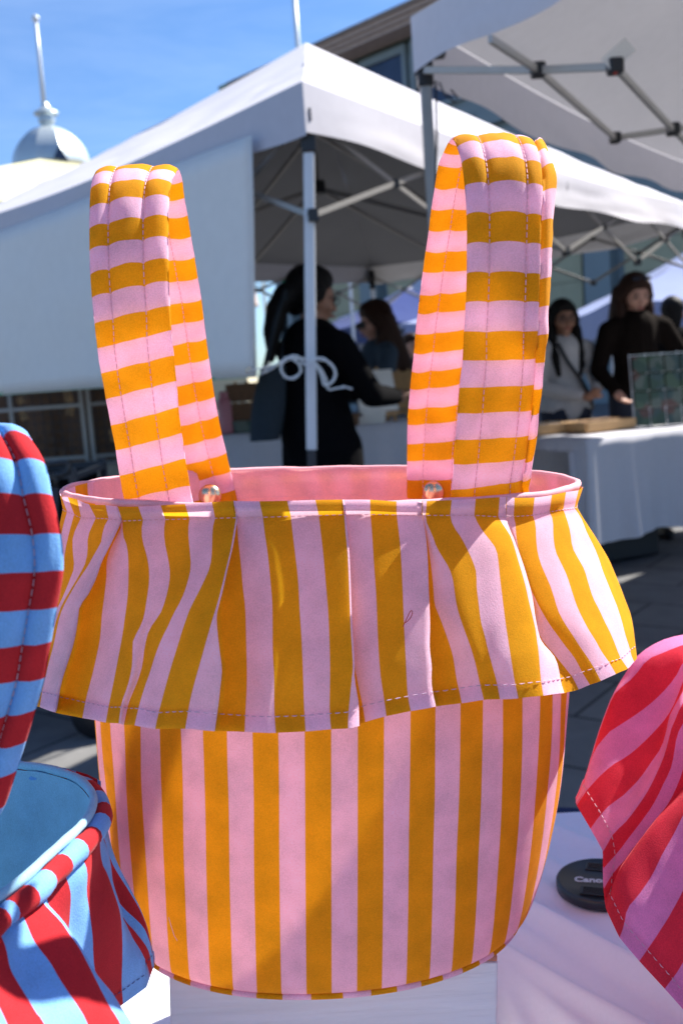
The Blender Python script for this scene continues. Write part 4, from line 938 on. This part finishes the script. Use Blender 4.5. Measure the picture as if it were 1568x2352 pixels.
while s < LEN-3:
    g = MB(); bbox(g, s, s+.75, WALL+.003, WALL+.35, 0, BZ-3.2); g.build('column', M['bframe'], bld, smooth=False)
    g = MB()
    for k in range(5): bbox(g, s+1.0, s+3.9, WALL+.003, WALL+.09, .9+.76*k, .9+.76*k+.74)
    g.build('wall_panel', M['beige'], bld, smooth=False); s += 4.15
g = MB(); bbox(g, .9, LEN, WALL+.003, WALL+.25, BZ-3.55, BZ-3.2); g.build('cornice', M['bframe'], bld, smooth=False)

# low brick hall further off, seen only in the gap beside the banner
hl = empty('brick_hall', (-16, 48, 0), 'low cream hall far off, glimpsed between the banner and the woman with the ponytail', 'building')
g = MB(); g.box((-16, 51, 2.6), (24, 6, 5.2)); g.build('wall', M['beigew'], hl, smooth=False)
g = MB(); g.add([(-28.4, 47.5, 5.15), (-3.6, 47.5, 5.15), (-3.6, 54.5, 5.15), (-28.4, 54.5, 5.15), (-28.4, 51, 6.6), (-3.6, 51, 6.6)], [(0, 1, 5, 4), (2, 3, 4, 5), (0, 4, 3), (1, 2, 5), (0, 3, 2, 1)]); g.build('roof', M['brownbrick'], hl, smooth=False)
for i in range(9):
    g = MB(); g.box((-26.4+2.6*i, 47.97, 2.5), (1.3, .1, 1.8)); g.build('window', M['glassd'], hl, smooth=False)
# ------------------------------------------------------------------ dome tower
DYY = 52.0
c0 = wpix(118, 375, DYY); px1 = DYY/FPX
tw = empty('domed_tower', (c0.x, c0.y, 0), 'silvery metal dome with a pointed finial and triangular vent at far left', 'tower')
Rd = 84*px1
zt = wpix(112, 290, DYY).z; zb = c0.z-.2
def oct_(mb, prof, n=8, rot=.2, sh=0):
    rows = []
    for r, z in prof: rows.append([Vector((c0.x+r*math.cos(rot+2*math.pi*k/n), c0.y+r*math.sin(rot+2*math.pi*k/n), z)) for k in range(n)])
    mb.grid(rows, closeu=True)
H_ = zt-zb; dm = MB()
oct_(dm, [(Rd*math.cos(a) if a < 1.55 else .22, zb+H_*math.sin(a)) for a in [i*math.pi/2/12 for i in range(13)]], 10)
dmo = dm.build('dome', M['dome'], tw, smooth=False)
fz = wpix(105, 235, DYY).z; dm = MB()
oct_(dm, [(.30, zt-.1), (.33, zt+.1), (.42, zt+.25), (.40, zt+.45), (.62, zt+.6), (.60, zt+.68), (.38, zt+.8), (.22, zt+.95), (.10, fz)], 12)
dm.build('finial', M['dome'], tw, smooth=False)
dv = wpix(137, 348, DYY-Rd*1.0); g = MB(); s_ = 15*px1
g.add([dv+Vector((-s_, 0, -s_*.9)), dv+Vector((s_, .0, -s_*1.1)), dv+Vector((0, 0, s_)), dv+Vector((-s_, 1.5, -s_*.9)), dv+Vector((s_, 1.5, -s_*1.1)), dv+Vector((0, 1.5, s_))], [(0, 1, 2), (3, 5, 4), (0, 3, 4, 1), (1, 4, 5, 2), (2, 5, 3, 0)])
g.build('vent', M['glassd'], tw, smooth=False)
g = MB(); oct_(g, [(Rd*1.0, 0), (Rd*1.0, zb-.8), (Rd*1.12, zb-.6), (Rd*1.12, zb), (Rd, zb+.02)], 10); g.build('drum', M['beige'], tw, smooth=False)
def flagpole(px, pt, pb, Y, label, h=None):
    b = wpix(*pb, Y); tt_ = wpix(*pt, Y); r_ = h
    o = empty('flagpole', (b.x, b.y, b.z), label, 'flagpole')
    g = MB(); g.tube([b, b.lerp(tt_, .5), tt_], [r_*1.3, r_*1.1, r_*.8], 10); g.build('pole', M['whitemetal'], o)
    g = MB(); g.ball(tt_+Vector((0, 0, r_)), r_*2.0, 8); g.build('ball', M['whitemetal'], o)
flagpole(0, (82, 46), (101, 240), DYY, 'tall white flagpole on top of the metal dome', .09)
bq = wpix(687, 150, 40); tq = wpix(672, -60, 40); bq2 = bq.lerp(tq, -2.4)
o = empty('flagpole', (bq2.x, bq2.y, 0), 'white flagpole rising behind the peak of the centre tent', 'flagpole')
g = MB(); g.tube([Vector((bq2.x, bq2.y, 0)), bq2, bq, tq], [.13, .12, .10, .09], 10); g.build('pole', M['whitemetal'], o)
g = MB(); g.ball(tq, .18, 8); g.build('ball', M['whitemetal'], o)

# ------------------------------------------------------------------ people
def person(x, y, H, face, label, skin, hair, top, legs_mat, head_turn=0, nod=0, hairfn=None, arms=None, extras=None, skirt=False, cat='person', slim=1.0):
    """face: heading in degrees, 0 looks at the camera (-Y), + turns towards +X.  Local axes: +X her left seen from the front is -x"""
    k = H/1.65; root = empty('person', (x, y, 0), label, cat)
    RZ = Matrix.Rotation(R(face), 3, 'Z')
    def T(p): p = Vector(p)*k; return Vector((x, y, 0)) + RZ @ p
    hc = Vector((0, -.01, 1.53))
    RH_ = Matrix.Rotation(R(head_turn), 3, 'Z') @ Matrix.Rotation(R(nod), 3, 'X')
    def Hd(p): return T(hc + RH_ @ Vector(p))
    sh = .165*slim
    A = arms or {}
    aL = A.get('L', [(-sh, 0, 1.33), (-.22, -.02, 1.08), (-.21, -.14, .88)]); aR = A.get('R', [(sh, 0, 1.33), (.22, -.02, 1.08), (.21, -.14, .88)])
    caps = [((0, .01, 1.40), tuple(hc+Vector((0, .01, -.07))), .052, .050), ((0, .015, 1.15), (0, .01, 1.32), .12*slim, .115*slim), ((-.07, .01, 1.32), (.07, .01, 1.32), .075, .075),
            ((0, .01, .96), (0, .015, 1.12), .135*slim, .11*slim), ((-.06, 0, .93), (.06, 0, .93), .11, .11)]
    B = [(T(a), T(b), ra*k, rb*k) for a, b, ra, rb in caps]
    for s_ in (-1, 1):
        B += [(T((s_*.09, 0, .90)), T((s_*.10, -.01, .50)), .088*k, .058*k), (T((s_*.10, -.01, .50)), T((s_*.10, .02, .09)), .055*k, .038*k), (T((s_*.10, .03, .045)), T((s_*.11, -.15, .03)), .040*k, .030*k)]
    for P_ in (aL, aR):
        a, b, c_ = [Vector(q) for q in P_]
        B += [(T((a.x*.55, a.y+.01, a.z+.02)), T(a), .060*k, .052*k), (T(a), T(b), .050*k, .038*k), (T(b), T(c_), .037*k, .026*k)]
        f = (c_-b).normalized(); up = Vector((0, 0, 1)); side = f.cross(up)
        side = side.normalized() if side.length > .1 else Vector((1, 0, 0)); pal = c_+f*.045
        B.append((T(c_), T(pal), .026*k, .030*k)); dn = side.cross(f)
        for q, ln in ((-1.5, .060), (-.5, .075), (.5, .070), (1.5, .052)):
            r0 = pal+side*(q*.014)+f*.02; r1_ = r0+f*ln*.55+dn*.006; r2_ = r1_+f*ln*.45+dn*.022
            B += [(T(r0), T(r1_), .0095*k, .0085*k), (T(r1_), T(r2_), .0085*k, .007*k)]
        sg = 1 if a.x < 0 else -1
        B.append((T(c_+f*.02+side*sg*.02), T(c_+f*.055+side*sg*.048+dn*.015), .011*k, .008*k))
    # head: skull, jaw, nose, chin, ears
    B += [(Hd((0, .012, .035)), Hd((0, -.012, .02)), .088*k, .080*k), (Hd((0, -.02, 0)), Hd((0, -.030, -.065)), .068*k, .044*k), (Hd((0, -.045, -.07)), Hd((0, -.052, -.088)), .035*k, .026*k),
          (Hd((0, -.088, .018)), Hd((0, -.106, -.018)), .009*k, .015*k), (Hd((-.022, -.082, -.048)), Hd((.022, -.082, -.048)), .012*k, .012*k)]
    for s_ in (-1, 1): B.append((Hd((s_*.078, .01, .005)), Hd((s_*.082, .012, -.03)), .016*k, .011*k)); B.append((Hd((s_*.035, -.060, -.015)), Hd((s_*.045, -.045, -.02)), .026*k, .024*k))
    blob('body', B, skin, root, .0085, 5)
    for s_ in (-1, 1):
        g = MB(); g.ball(Hd((s_*.032, -.083, .015)), (.014*k, .006*k, .0075*k), 6); g.build('eye', M['blackpl'], root)
        g = MB(); g.bar(Hd((s_*.018, -.090, .036)), Hd((s_*.048, -.080, .038)), .006*k); g.build('eyebrow', hair, root, smooth=False)
    g = MB(); g.ball(Hd((0, -.0935, -.050)), (.022*k, .006*k, .006*k), 6); g.build('mouth', M['lips'], root)
    # clothes
    Tp = [(T(a), T(b), (ra+.016)*k, (rb+.018)*k) for a, b, ra, rb in caps[1:4]]+[(T((-.07, 0, .95)), T((.07, 0, .95)), .118*k, .118*k), (T((0, .012, 1.33)), T((0, .01, 1.355)), .085*k, .078*k)]
    for P_ in (aL, aR):
        a, b, c_ = [Vector(q) for q in P_]
        Tp += [(T((a.x*.5, a.y+.01, a.z+.02)), T(a), .078*k, .067*k), (T(a), T(b), .066*k, .055*k), (T(b), T(b.lerp(c_, .95)), .054*k, .040*k)]
    if skirt: Tp += [(T((0, 0, .95)), T((0, 0, .55)), .150*k, .17*k), (T((-.08, 0, .9)), T((-.09, 0, .52)), .13*k, .13*k), (T((.08, 0, .9)), T((.09, 0, .52)), .13*k, .13*k)]
    tp_ = blob('top', Tp, top, root, .012, 8)
    Lg = [(T((-.06, 0, .93)), T((.06, 0, .93)), .119*k, .119*k)]
    for s_ in (-1, 1): Lg += [(T((s_*.09, 0, .90)), T((s_*.10, -.01, .50)), .10*k, .074*k), (T((s_*.10, -.01, .50)), T((s_*.10, .02, .12)), .072*k, .062*k)]
    blob('trousers', Lg, legs_mat, root, .012, 6)
    for s_ in (-1, 1): blob('shoe', [(T((s_*.10, .04, .045)), T((s_*.115, -.16, .036)), .048*k, .036*k)], M['blackpl'], root, .009, 3)
    Hs = [(Hd((0, .035, .055)), Hd((0, .020, .065)), .098*k, .092*k), (Hd((0, -.02, .088)), Hd((0, .03, .075)), .062*k, .08*k)]
    for a, b, ra, rb in (hairfn or []): Hs.append((Hd(a), Hd(b), ra*k, rb*k))
    blob('hair', Hs, hair, root, .010, 4)
    if extras: extras(root, T, Hd, k)
    return root
M['lips'] = plain('lips', (.32, .07, .06), .5)
LONG = []
for s_ in (-1, 1):
    LONG += [((s_*.075, .02, .05), (s_*.092, .02, -.10), .040, .042), ((s_*.092, .02, -.10), (s_*.105, -.015, -.30), .045, .045), ((s_*.085, .05, .02), (s_*.08, .07, -.30), .05, .06), ((s_*.045, -.045, .085), (s_*.088, -.02, .0), .030, .026)]
LONG += [((0, .07, .0), (0, .09, -.34), .07, .075)]
for s_ in (-1, 1): LONG += [((s_*.092, -.01, -.06), (s_*.085, -.075, -.24), .034, .036), ((s_*.085, -.075, -.24), (s_*.075, -.10, -.36), .034, .020)]
# 1 woman with the ponytail in the centre tent
p1 = wpix(702, 700, 4.2)
def ex1(root, T, Hd, k):
    g = MB(); g.box(Hd((-.0, .115, .05)), (.06, .035, .03)); g.build('hair_clip', M['green'], root, smooth=False, bevel=.006)
    g = MB()
    for s_ in (-1, 1): g.bar(Hd((s_*.075, .0, .018)), Hd((s_*.066, -.085, .018)), .004)
    for s_ in (-1, 1): g.tube([Hd((s_*.033+.026*math.cos(a*.7), -.098, .014+.019*math.sin(a*.7))) for a in range(10)], .0028, 5)
    g.build('glasses', M['blackpl'], root)
person(p1.x+.02, 4.25, 1.635, 128, 'woman in a black coat with a dark ponytail reaching over a stall, seen from behind', M['skin2'], M['hairb'], M['black'], M['black'],
       head_turn=-12, nod=12, skirt=True, slim=1.12,
       hairfn=[((0, .09, .03), (0, .13, .0), .055, .05), ((0, .12, .0), (.0, .155, -.06), .05, .05), ((0, .155, -.06), (.0, .165, -.16), .048, .042), ((0, .165, -.16), (0, .155, -.27), .040, .018), ((-.06, .02, .03), (-.06, .05, -.03), .05, .04), ((.06, .02, .03), (.06, .05, -.03), .05, .04)],
       arms={'L': [(-.175, 0, 1.33), (-.24, -.10, 1.12), (-.12, -.34, 1.10)], 'R': [(.175, 0, 1.33), (.30, -.14, 1.16), (.24, -.42, 1.12)]}, extras=ex1)
bgp = wpix(607, 1000, 4.12)
tb = empty('tote_bag', bgp, 'slate blue shoulder bag at the side of the woman with the ponytail', 'bag')
g = MB(); rows = []
for i in range(13):
    f = i/12; wdt = .05+.02*math.sin(math.pi*min(1, (1-f)*.8)); rows.append([Vector((bgp.x+wdt*math.cos(a)+.06*f, bgp.y+.05*math.sin(a)*(1.1-f*.6), bgp.z-.02+.30*f)) for a in [2*math.pi*q/20 for q in range(20)]])
g.grid(rows, closeu=True); g.build('bag_body', M['bagcloth'], tb)
g = MB(); g.tube([bgp+Vector((.02, 0, .26)), bgp+Vector((.08, -.01, .45)), bgp+Vector((.13, .02, .58)), bgp+Vector((.12, .08, .45)), bgp+Vector((.09, .04, .26))], .010, 8); g.build('strap', M['bagcloth'], tb)
# 2 woman with sunglasses
p2 = wpix(866, 760, 6.3)
def ex2(root, T, Hd, k):
    g = MB()
    for s_ in (-1, 1): g.ball(Hd((s_*.033, -.095, .014)), (.030*k, .007, .022*k), 8); g.bar(Hd((s_*.062, -.088, .02)), Hd((s_*.084, .01, .02)), .005)
    g.build('sunglasses', M['blackpl'], root)
person(p2.x, 6.3, 1.62, -72, 'woman with long brown hair, sunglasses and a denim jacket looking down in profile', M['skin3'], M['hairbr'], M['denim'], M['navyj'], head_turn=-4, nod=14, hairfn=LONG,
       arms={'L': [(-.165, 0, 1.33), (-.24, -.06, 1.08), (-.14, -.26, 1.10)], 'R': [(.165, 0, 1.33), (.24, -.08, 1.08), (.12, -.28, 1.08)]}, extras=ex2)
# 3 woman with glasses, pale jumper
p3_ = wpix(1292, 760, 6.5)
def ex3(root, T, Hd, k):
    g = MB()
    for s_ in (-1, 1):
        g.tube([Hd((s_*.034+.026*math.cos(a*.7), -.098, .012+.022*math.sin(a*.7))) for a in range(10)], .0030, 5); g.bar(Hd((s_*.060, -.096, .018)), Hd((s_*.082, .0, .02)), .004)
    g.bar(Hd((-.008, -.1, .014)), Hd((.008, -.1, .014)), .004); g.build('glasses', M['blackpl'], root)
    g = MB(); g.tube([T((-.10, -.11, 1.38)), T((-.05, -.150, 1.25)), T((.04, -.158, 1.12)), T((.12, -.13, 1.0)), T((.17, -.06, .92))], .013, 8); g.build('bag_strap', M['blackpl'], root)
person(p3_.x, 6.5, 1.555, 14, 'woman with long black hair and glasses in a pale grey jumper with a crossbody strap', M['skin2'], M['hairb'], M['knit'], M['navyj'], head_turn=-6, nod=3, hairfn=LONG,
       arms={'R': [(.165, 0, 1.33), (.23, -.04, 1.09), (.10, -.24, 1.05)], 'L': [(-.165, 0, 1.33), (-.22, -.04, 1.09), (.0, -.24, 1.02)]}, extras=ex3)
# 4 smiling woman in black
p4_ = wpix(1458, 720, 6.45)
def ex4(root, T, Hd, k):
    g = MB()
    for s_ in (-1, 1): g.ball(Hd((s_*.035, -.065, .128)), (.030*k, .020, .012*k), 8)
    g.build('sunglasses', M['navyj'], root)
    g = MB(); g.ball(Hd((0, -.096, -.049)), (.013*k, .003*k, .003*k), 6); g.build('teeth', M['paper'], root)
person(p4_.x, 6.45, 1.68, 4, 'smiling woman with long dark brown hair and a black jumper looking down at the stall', M['skin3'], M['hairbr'], M['dkbrown'], M['navyj'], head_turn=3, nod=18, hairfn=LONG, slim=1.08,
       arms={'L': [(-.175, 0, 1.33), (-.25, .0, 1.09), (-.20, -.18, .95)], 'R': [(.175, 0, 1.33), (.30, -.02, 1.12), (.33, -.24, 1.02)]}, extras=ex4)
# 5 figure far right, back turned
p5_ = wpix(1538, 730, 8.0)
person(p5_.x+.02, 8.0, 1.60, 165, 'person in dark clothes with black hair at the far right edge, back turned', M['skin2'], M['hairb'], M['black'], M['navyj'], hairfn=[((0, .05, .0), (0, .06, -.06), .085, .07)])
# 6 green-lit figure's stall friend left of the ponytail is only a sliver of hair: part of the same crowd
p6_ = wpix(945, 800, 9.0)
person(p6_.x, 9.0, 1.50, 30, 'distant shopper in a dark jacket behind the striped handle', M['skin3'], M['hairbr'], M['navyj'], M['navyj'])

# ------------------------------------------------------------------ stalls behind
def stall(x0, y0, a, ln, dp_, zt_, drop, label, tlabel, mat=None, gap=None):
    u = Vector((math.cos(R(a)), math.sin(R(a)), 0)); v = Vector((-u.y, u.x, 0)); o = Vector((x0, y0, 0))
    tb_ = empty('folding_table', (x0, y0, 0), tlabel, 'table'); g = MB()
    vs = [o+u*p+v*q+Vector((0, 0, z)) for p in (.01, ln-.01) for q in (.01, dp_-.01) for z in (zt_-.04, zt_-.004)]
    g.add(vs, [(0, 1, 3, 2), (4, 6, 7, 5), (0, 4, 5, 1), (2, 3, 7, 6), (0, 2, 6, 4), (1, 5, 7, 3)]); g.build('tabletop', M['white'], tb_, smooth=False)
    for p in (.08, ln-.08):
        for q in (.08, dp_-.08): g = MB(); g.bar(o+u*p+v*q, o+u*p+v*q+Vector((0, 0, zt_-.04)), .028); g.build('leg', M['darkmetal'], tb_, smooth=False)
    c = MB(); per = []
    for (p0, q0, p1, q1) in ((0, 0, ln, 0), (ln, 0, ln, dp_), (ln, dp_, 0, dp_), (0, dp_, 0, 0)):
        m = 60
        for i in range(m): f = i/m; per.append((lerp(p0, p1, f), lerp(q0, q1, f)))
    cx, cy = ln/2, dp_/2; rows = []
    for j in range(5): f = (j+1)/5; rows.append([o+u*(cx+(p-cx)*f)+v*(cy+(q-cy)*f)+Vector((0, 0, zt_+.002)) for p, q in per])
    for j in range(1, 12):
        f = j/11; r_ = []
        for i, (p, q) in enumerate(per):
            dx = (p-cx)/cx; dy = (q-cy)/cy; w_ = .030*f*(math.sin(i*.62+1.6*math.sin(i*.17))+.35*math.sin(i*1.5))+.03*f
            corner = max(0, 1-abs(abs(dx)-abs(dy))*9)*.035*f
            n_ = Vector((dx, dy, 0)); pw = n_.copy(); n_ = Vector((math.copysign(abs(dx)**9, dx), math.copysign(abs(dy)**9, dy), 0))
            if n_.length > 0: n_.normalize()
            dr = drop*f*(1+.03*math.sin(i*.3))
            if gap and gap[0] < i < gap[1]: dr = min(dr, .07)
            r_.append(o+u*(p+n_.x*(w_+corner))+v*(q+n_.y*(w_+corner))+Vector((0, 0, zt_+.002-dr)))
        rows.append(r_)
    c.grid(rows, closeu=True); t_ = c.build('tablecloth', mat or M['tclothb'], weld='keep'); tag(t_, label, 'tablecloth')
    return o, u, v
k0 = wz(1345, 1010, .76)
oR, uR, vR = stall(k0.x, k0.y, 24, 1.83, .76, .76, .56, 'white tablecloth of the stall in front of the two women at right', 'folding table under the white cloth at right', gap=(186, 234))
bc = oR+uR*.45+vR*.36; e = empty('dark_filler', (bc.x, bc.y, 0), 'black box added to darken the opening under the right-hand stall table', 'dark filler')  # added black box: stands in for the shade under the table
g = MB(); rr_ = Matrix((uR, vR, Vector((0, 0, 1)))).transposed(); g.box(bc+Vector((0, 0, .21)), (.42, .34, .40), rr_); g.build('filler_body', M['blackpl'], e, smooth=False, bevel=.02)
g = MB(); g.box(bc+Vector((0, 0, .435)), (.46, .38, .05), rr_); g.build('filler_top', M['blackpl'], e, smooth=False, bevel=.01)
# wooden trays and card spinner on it
def tray(px, py, Y, L_, W_, a, label):
    c = wpix(px, py, Y); c.z = .768; ro = Matrix.Rotation(R(a), 3, 'Z'); e = empty('wooden_tray', c, label, 'tray', 'wooden trays on the right-hand stall')
    g = MB(); g.box(c+Vector((0, 0, .006)), (L_, W_, .010), ro); g.build('base', M['wood'], e, smooth=False)
    g = MB()
    for s_ in (-1, 1): g.box(c+ro @ Vector((0, s_*W_/2, .036)), (L_, .012, .048), ro); g.box(c+ro @ Vector((s_*L_/2, 0, .036)), (.012, W_-.02, .048), ro)
    g.box(c+Vector((0, 0, .032)), (.01, W_-.02, .038), ro); g.build('rim', M['wood'], e, smooth=False, bevel=.003)
    for i in range(6): g = MB(); g.box(c+ro @ Vector((-L_/2+.05+i*(L_-.1)/5, .0, .034+.006*(i % 2))), (.05, W_-.06, .03), ro); g.build('card_pack', M['dwood'] if a > 22 else M['paper'], e, smooth=False)
tray(1245, 962, 5.95, .34, .24, 20, 'pale wooden tray nearer the striped handle on the right-hand stall')
tray(1372, 962, 5.88, .36, .24, 26, 'pale wooden tray at the middle of the right-hand stall')
cR = wpix(1540, 880, 6.0); cR.z = .765
e = empty('card_rack', cR, 'wire rack full of small green and grey cards at the right edge', 'rack')
def quick(name, cols_):
    m, t_, p_ = nmat(name); co_ = node(t_, 'ShaderNodeTexCoord'); v_ = node(t_, 'ShaderNodeTexVoronoi', i_Scale=14.0); rp2 = node(t_, 'ShaderNodeValToRGB'); rp2.color_ramp.interpolation = 'CONSTANT'
    for i, c_ in enumerate(cols_):
        el = rp2.color_ramp.elements[i] if i < 2 else rp2.color_ramp.elements.new(i/len(cols_)); el.position = i/len(cols_); el.color = (*c_, 1)
    sp_ = node(t_, 'ShaderNodeSeparateColor'); t_.links.new(co_.outputs['Object'], v_.inputs[0]); t_.links.new(v_.outputs['Color'], sp_.inputs[0]); t_.links.new(sp_.outputs[0], rp2.inputs[0]); t_.links.new(rp2.outputs[0], p_.inputs['Base Color']); p_.inputs['Roughness'].default_value = .6
    return m
M['cards'] = quick('printed_cards', [(.04, .08, .06), (.11, .14, .12), (.05, .09, .09), (.12, .07, .06), (.07, .12, .08)])
g = MB()
for i in range(5):
    for j in range(4): g = MB(); g.box(cR+Vector((-.19+i*.095, -.03-.02*(3-j)*.3, .05+j*.105)), (.082, .02, .095), Matrix.Rotation(R(-12), 3, 'X')); g.build('card', M['cards'], e, smooth=False)
g = MB()
for i in range(6): g.bar(cR+Vector((-.24+i*.096, -.05, .0)), cR+Vector((-.24+i*.096, .02, .43)), .006)
for j in range(5): g.bar(cR+Vector((-.24, -.045+.014*j, .003+j*.105)), cR+Vector((.24, -.045+.014*j, .003+j*.105)), .006)
g.build('wire_frame', M['whitemetal'], e, smooth=False)
# centre stall
k1 = wz(905, 1006, .80); k2 = wpix(545, 985, 5.2)
oC, uC, vC = stall(k2.x-.25, 5.15, 4, 1.7, .6, .93, .80, 'white tablecloth of the stall the ponytailed woman leans over', 'folding table under the white cloth of the centre stall')
cxb = wpix(515, 935, 5.3)
e = empty('drink_bottle', (cxb.x, 5.3, .933), 'dusty pink drink bottle standing on the centre stall', 'bottle')
g = MB(); g.lathe((cxb.x, 5.3, .933), [(.0001, 0), (.036, 0), (.038, .01), (.038, .16), (.030, .185), (.020, .195)], 20); g.build('flask', M['bottle'], e)
g = MB(); g.lathe((cxb.x, 5.3, .933), [(.022, .192), (.024, .20), (.024, .225), (.0001, .228)], 20); g.build('cap', M['bottle'], e)
def easel(px, py, Y, w_, h_, a, mat, label, z0=None):
    c = wpix(px, py, Y); ro = Matrix.Rotation(R(a), 3, 'Z') @ Matrix.Rotation(R(-18), 3, 'X'); z0 = .934 if z0 is None else z0
    e = empty('display_easel', (c.x, c.y, z0), label, 'easel', 'wooden display easels on the centre stall'); g = MB(); b0 = Vector((c.x, c.y, z0))
    for s_ in (-1, 1): g.bar(b0+ro @ Vector((s_*w_*.42, 0, .0)), b0+ro @ Vector((s_*w_*.16, .01, h_*1.3)), .014)
    g.bar(b0+ro @ Vector((0, .14, .0))-Vector((0, 0, .0)), b0+ro @ Vector((0, .01, h_*1.1)), .012); g.bar(b0+ro @ Vector((-w_*.5, -.012, .04)), b0+ro @ Vector((w_*.5, -.012, .04)), .02)
    g.build('stand', M['wood'], e, smooth=False)
    for i in (0, 1): g = MB(); g.box(b0+ro @ Vector((0, -.022, .05+h_*(.25+.5*i))), (w_, .006, h_*.46), ro); g.build('print', mat, e, smooth=False)
easel(568, 930, 5.45, .20, .22, 20, M['dwood'], 'wooden easel beside the pink bottle on the centre stall')
easel(596, 935, 5.6, .16, .20, -30, M['wood'], 'small wooden easel leaning sideways close to the shoulder bag')
easel(868, 900, 5.35, .22, .24, 18, M['paper'], 'wooden easel holding two pale cards in front of the sunglasses woman')
easel(915, 905, 5.5, .18, .22, -24, M['wood'], 'wooden easel partly hidden by the striped handle near the reaching hand')
for (px, Y, cm, lb) in ((545, 5.35, M['cards'], 'stack of small printed books beside the pink bottle'), (850, 5.3, M['paper'], 'stack of pale boxes under the easel with two cards'), (790, 5.25, M['dwood'], 'dark brown box beside the black coat on the centre stall')):
    c = wpix(px, 960, Y); g = MB()
    for i in range(3): g.box((c.x+.006*i, c.y, .945+i*.021), (.15-.012*i, .11, .019), Matrix.Rotation(R(8*i-6), 3, 'Z'))
    o = g.build('stacked_box', cm, smooth=False); tag(o, lb, 'box')
# grid wall display at left
GY = 6.1
gw0 = wpix(-40, 1050, 4.4); gw1 = wpix(236, 1050, 4.7)
def gridwall(x0, x1, Y0_, Y1_, zlo, zhi, label):
    a = Vector((x0, Y0_, 0)); b = Vector((x1, Y1_, 0)); dd = (b-a).normalized(); L_ = (b-a).length; e = empty('grid_panel', (a.x, a.y, 0), label, 'display panel', 'wire grid panels at the left stall')
    g = MB(); P_ = lambda s, z: a+dd*s+Vector((0, 0, z))
    for s in (0, L_/2, L_): g.bar(P_(s, 0), P_(s, zhi), .024)
    for z in (zlo, (zlo+zhi)/2-.02, zhi): g.bar(P_(0, z), P_(L_, z), .020)
    g.build('frame', M['steel'], e, smooth=False)
    g = MB(); n_ = Vector((-dd.y, dd.x, 0))
    s = .03
    while s < L_: g.bar(P_(s, zlo)+n_*.01, P_(s, zhi)+n_*.01, .004); s += .055
    z = zlo
    while z < zhi: g.bar(P_(0, z)+n_*.014, P_(L_, z)+n_*.014, .004); z += .055
    g.build('wire_mesh', M['darkmetal'], e, smooth=False)
    rnd = random.Random(int(x0*100)); s = .05
    while s < L_-.05:
        z = zlo+.03
        while z < zhi-.04:
            if rnd.random() < .8: g = MB(); g.box(P_(s, z)+n_*(.03+.01*rnd.random()), (.045, .01, .045+.03*rnd.random()), Matrix.Rotation(rnd.uniform(-.3, .3), 3, 'Y')); g.build('hanging_item', M['dwood'] if rnd.random() < .8 else M['wood'], e, smooth=False)
            z += .085
        s += .075
    return e
GY = 6.1
za = wpix(100, 1055, GY).z; zbb = wpix(100, 800, GY).z
GY = 6.1
gx = [wpix(x_, 960, GY).x for x_ in (-140, 92, 196, 212, 320, 450)]
gridwall(gx[0], gx[2], GY+.05, GY-.05, za, zbb, 'wire grid panel with brown goods at the far left under the white banner')
gridwall(gx[3], gx[5], GY-.05, GY+.05, za, zbb, 'wire grid panel with brown goods showing between the red handle and the left striped handle')
g = MB(); rows = []
for i in range(9):
    f = i/8; rows.append([Vector((lerp(gx[0], gx[5], j/50), GY+.5+.03*math.sin(j*.7)*f, lerp(1.5, 0.3, f))) for j in range(51)])
g.grid(rows); o = g.build('backdrop_cloth', M['dwood']); tag(o, 'dark brown cloth hanging behind the wire grid panels', 'backdrop')

stall(gx[0], GY-.62, 2, 1.9, .4, za-.02, za-.1, 'beige cloth of the low table below the wire grid panels', 'low table below the wire grid panels', mat=M['cream2'])
h0_ = wpix(130, 1100, 3.2)
e = empty('folding_wagon', (h0_.x, 3.2, 0), 'black folding wagon with a looped pull handle behind the red striped handle', 'wagon')
def hw(px, py): return wpix(px, py, 3.2)
g = MB(); g.tube([hw(128, 1125), hw(128, 1092), hw(108, 1090), hw(104, 1076), hw(114, 1066), (hw(150, 1062)), hw(160, 1070), hw(156, 1084), hw(142, 1090), hw(128, 1092)], .010, 8); g.build('handle', M['blackpl'], e)
g = MB(); g.tube([hw(128, 1120), hw(122, 1250), Vector((h0_.x+.02, 3.35, .35))], .012, 8); g.build('draw_bar', M['darkmetal'], e)
g = MB(); cx_ = h0_.x
for (x_, y_) in ((-.5, 3.4), (.0, 3.4), (-.5, 3.85), (.0, 3.85)): g.bar((cx_+x_, y_, .12), (cx_+x_, y_, .95), .025)
for y_ in (3.4, 3.85):
    for z_ in (.3, .93): g.bar((cx_-.5, y_, z_), (cx_, y_, z_), .022)
for x_ in (-.5, .0): g.bar((cx_+x_, 3.4, .31), (cx_+x_, 3.85, .31), .02); g.bar((cx_+x_, 3.4, .92), (cx_+x_, 3.85, .92), .02)
g.build('frame', M['darkmetal'], e, smooth=False)
g = MB(); g.box((cx_-.25, 3.625, .62), (.47, .42, .60)); g.build('fabric_tub', M['black'], e, smooth=False, bevel=.02)
for (x_, y_) in ((-.5, 3.37), (.0, 3.37), (-.5, 3.88), (.0, 3.88)):
    g = MB(); g.lathe((cx_+x_, y_, .09), [(.0001, -.02), (.085, -.02), (.09, -.012), (.09, .012), (.085, .02), (.0001, .02)], 20, Matrix.Rotation(R(90), 3, 'X')); g.build('wheel', M['blackpl'], e)
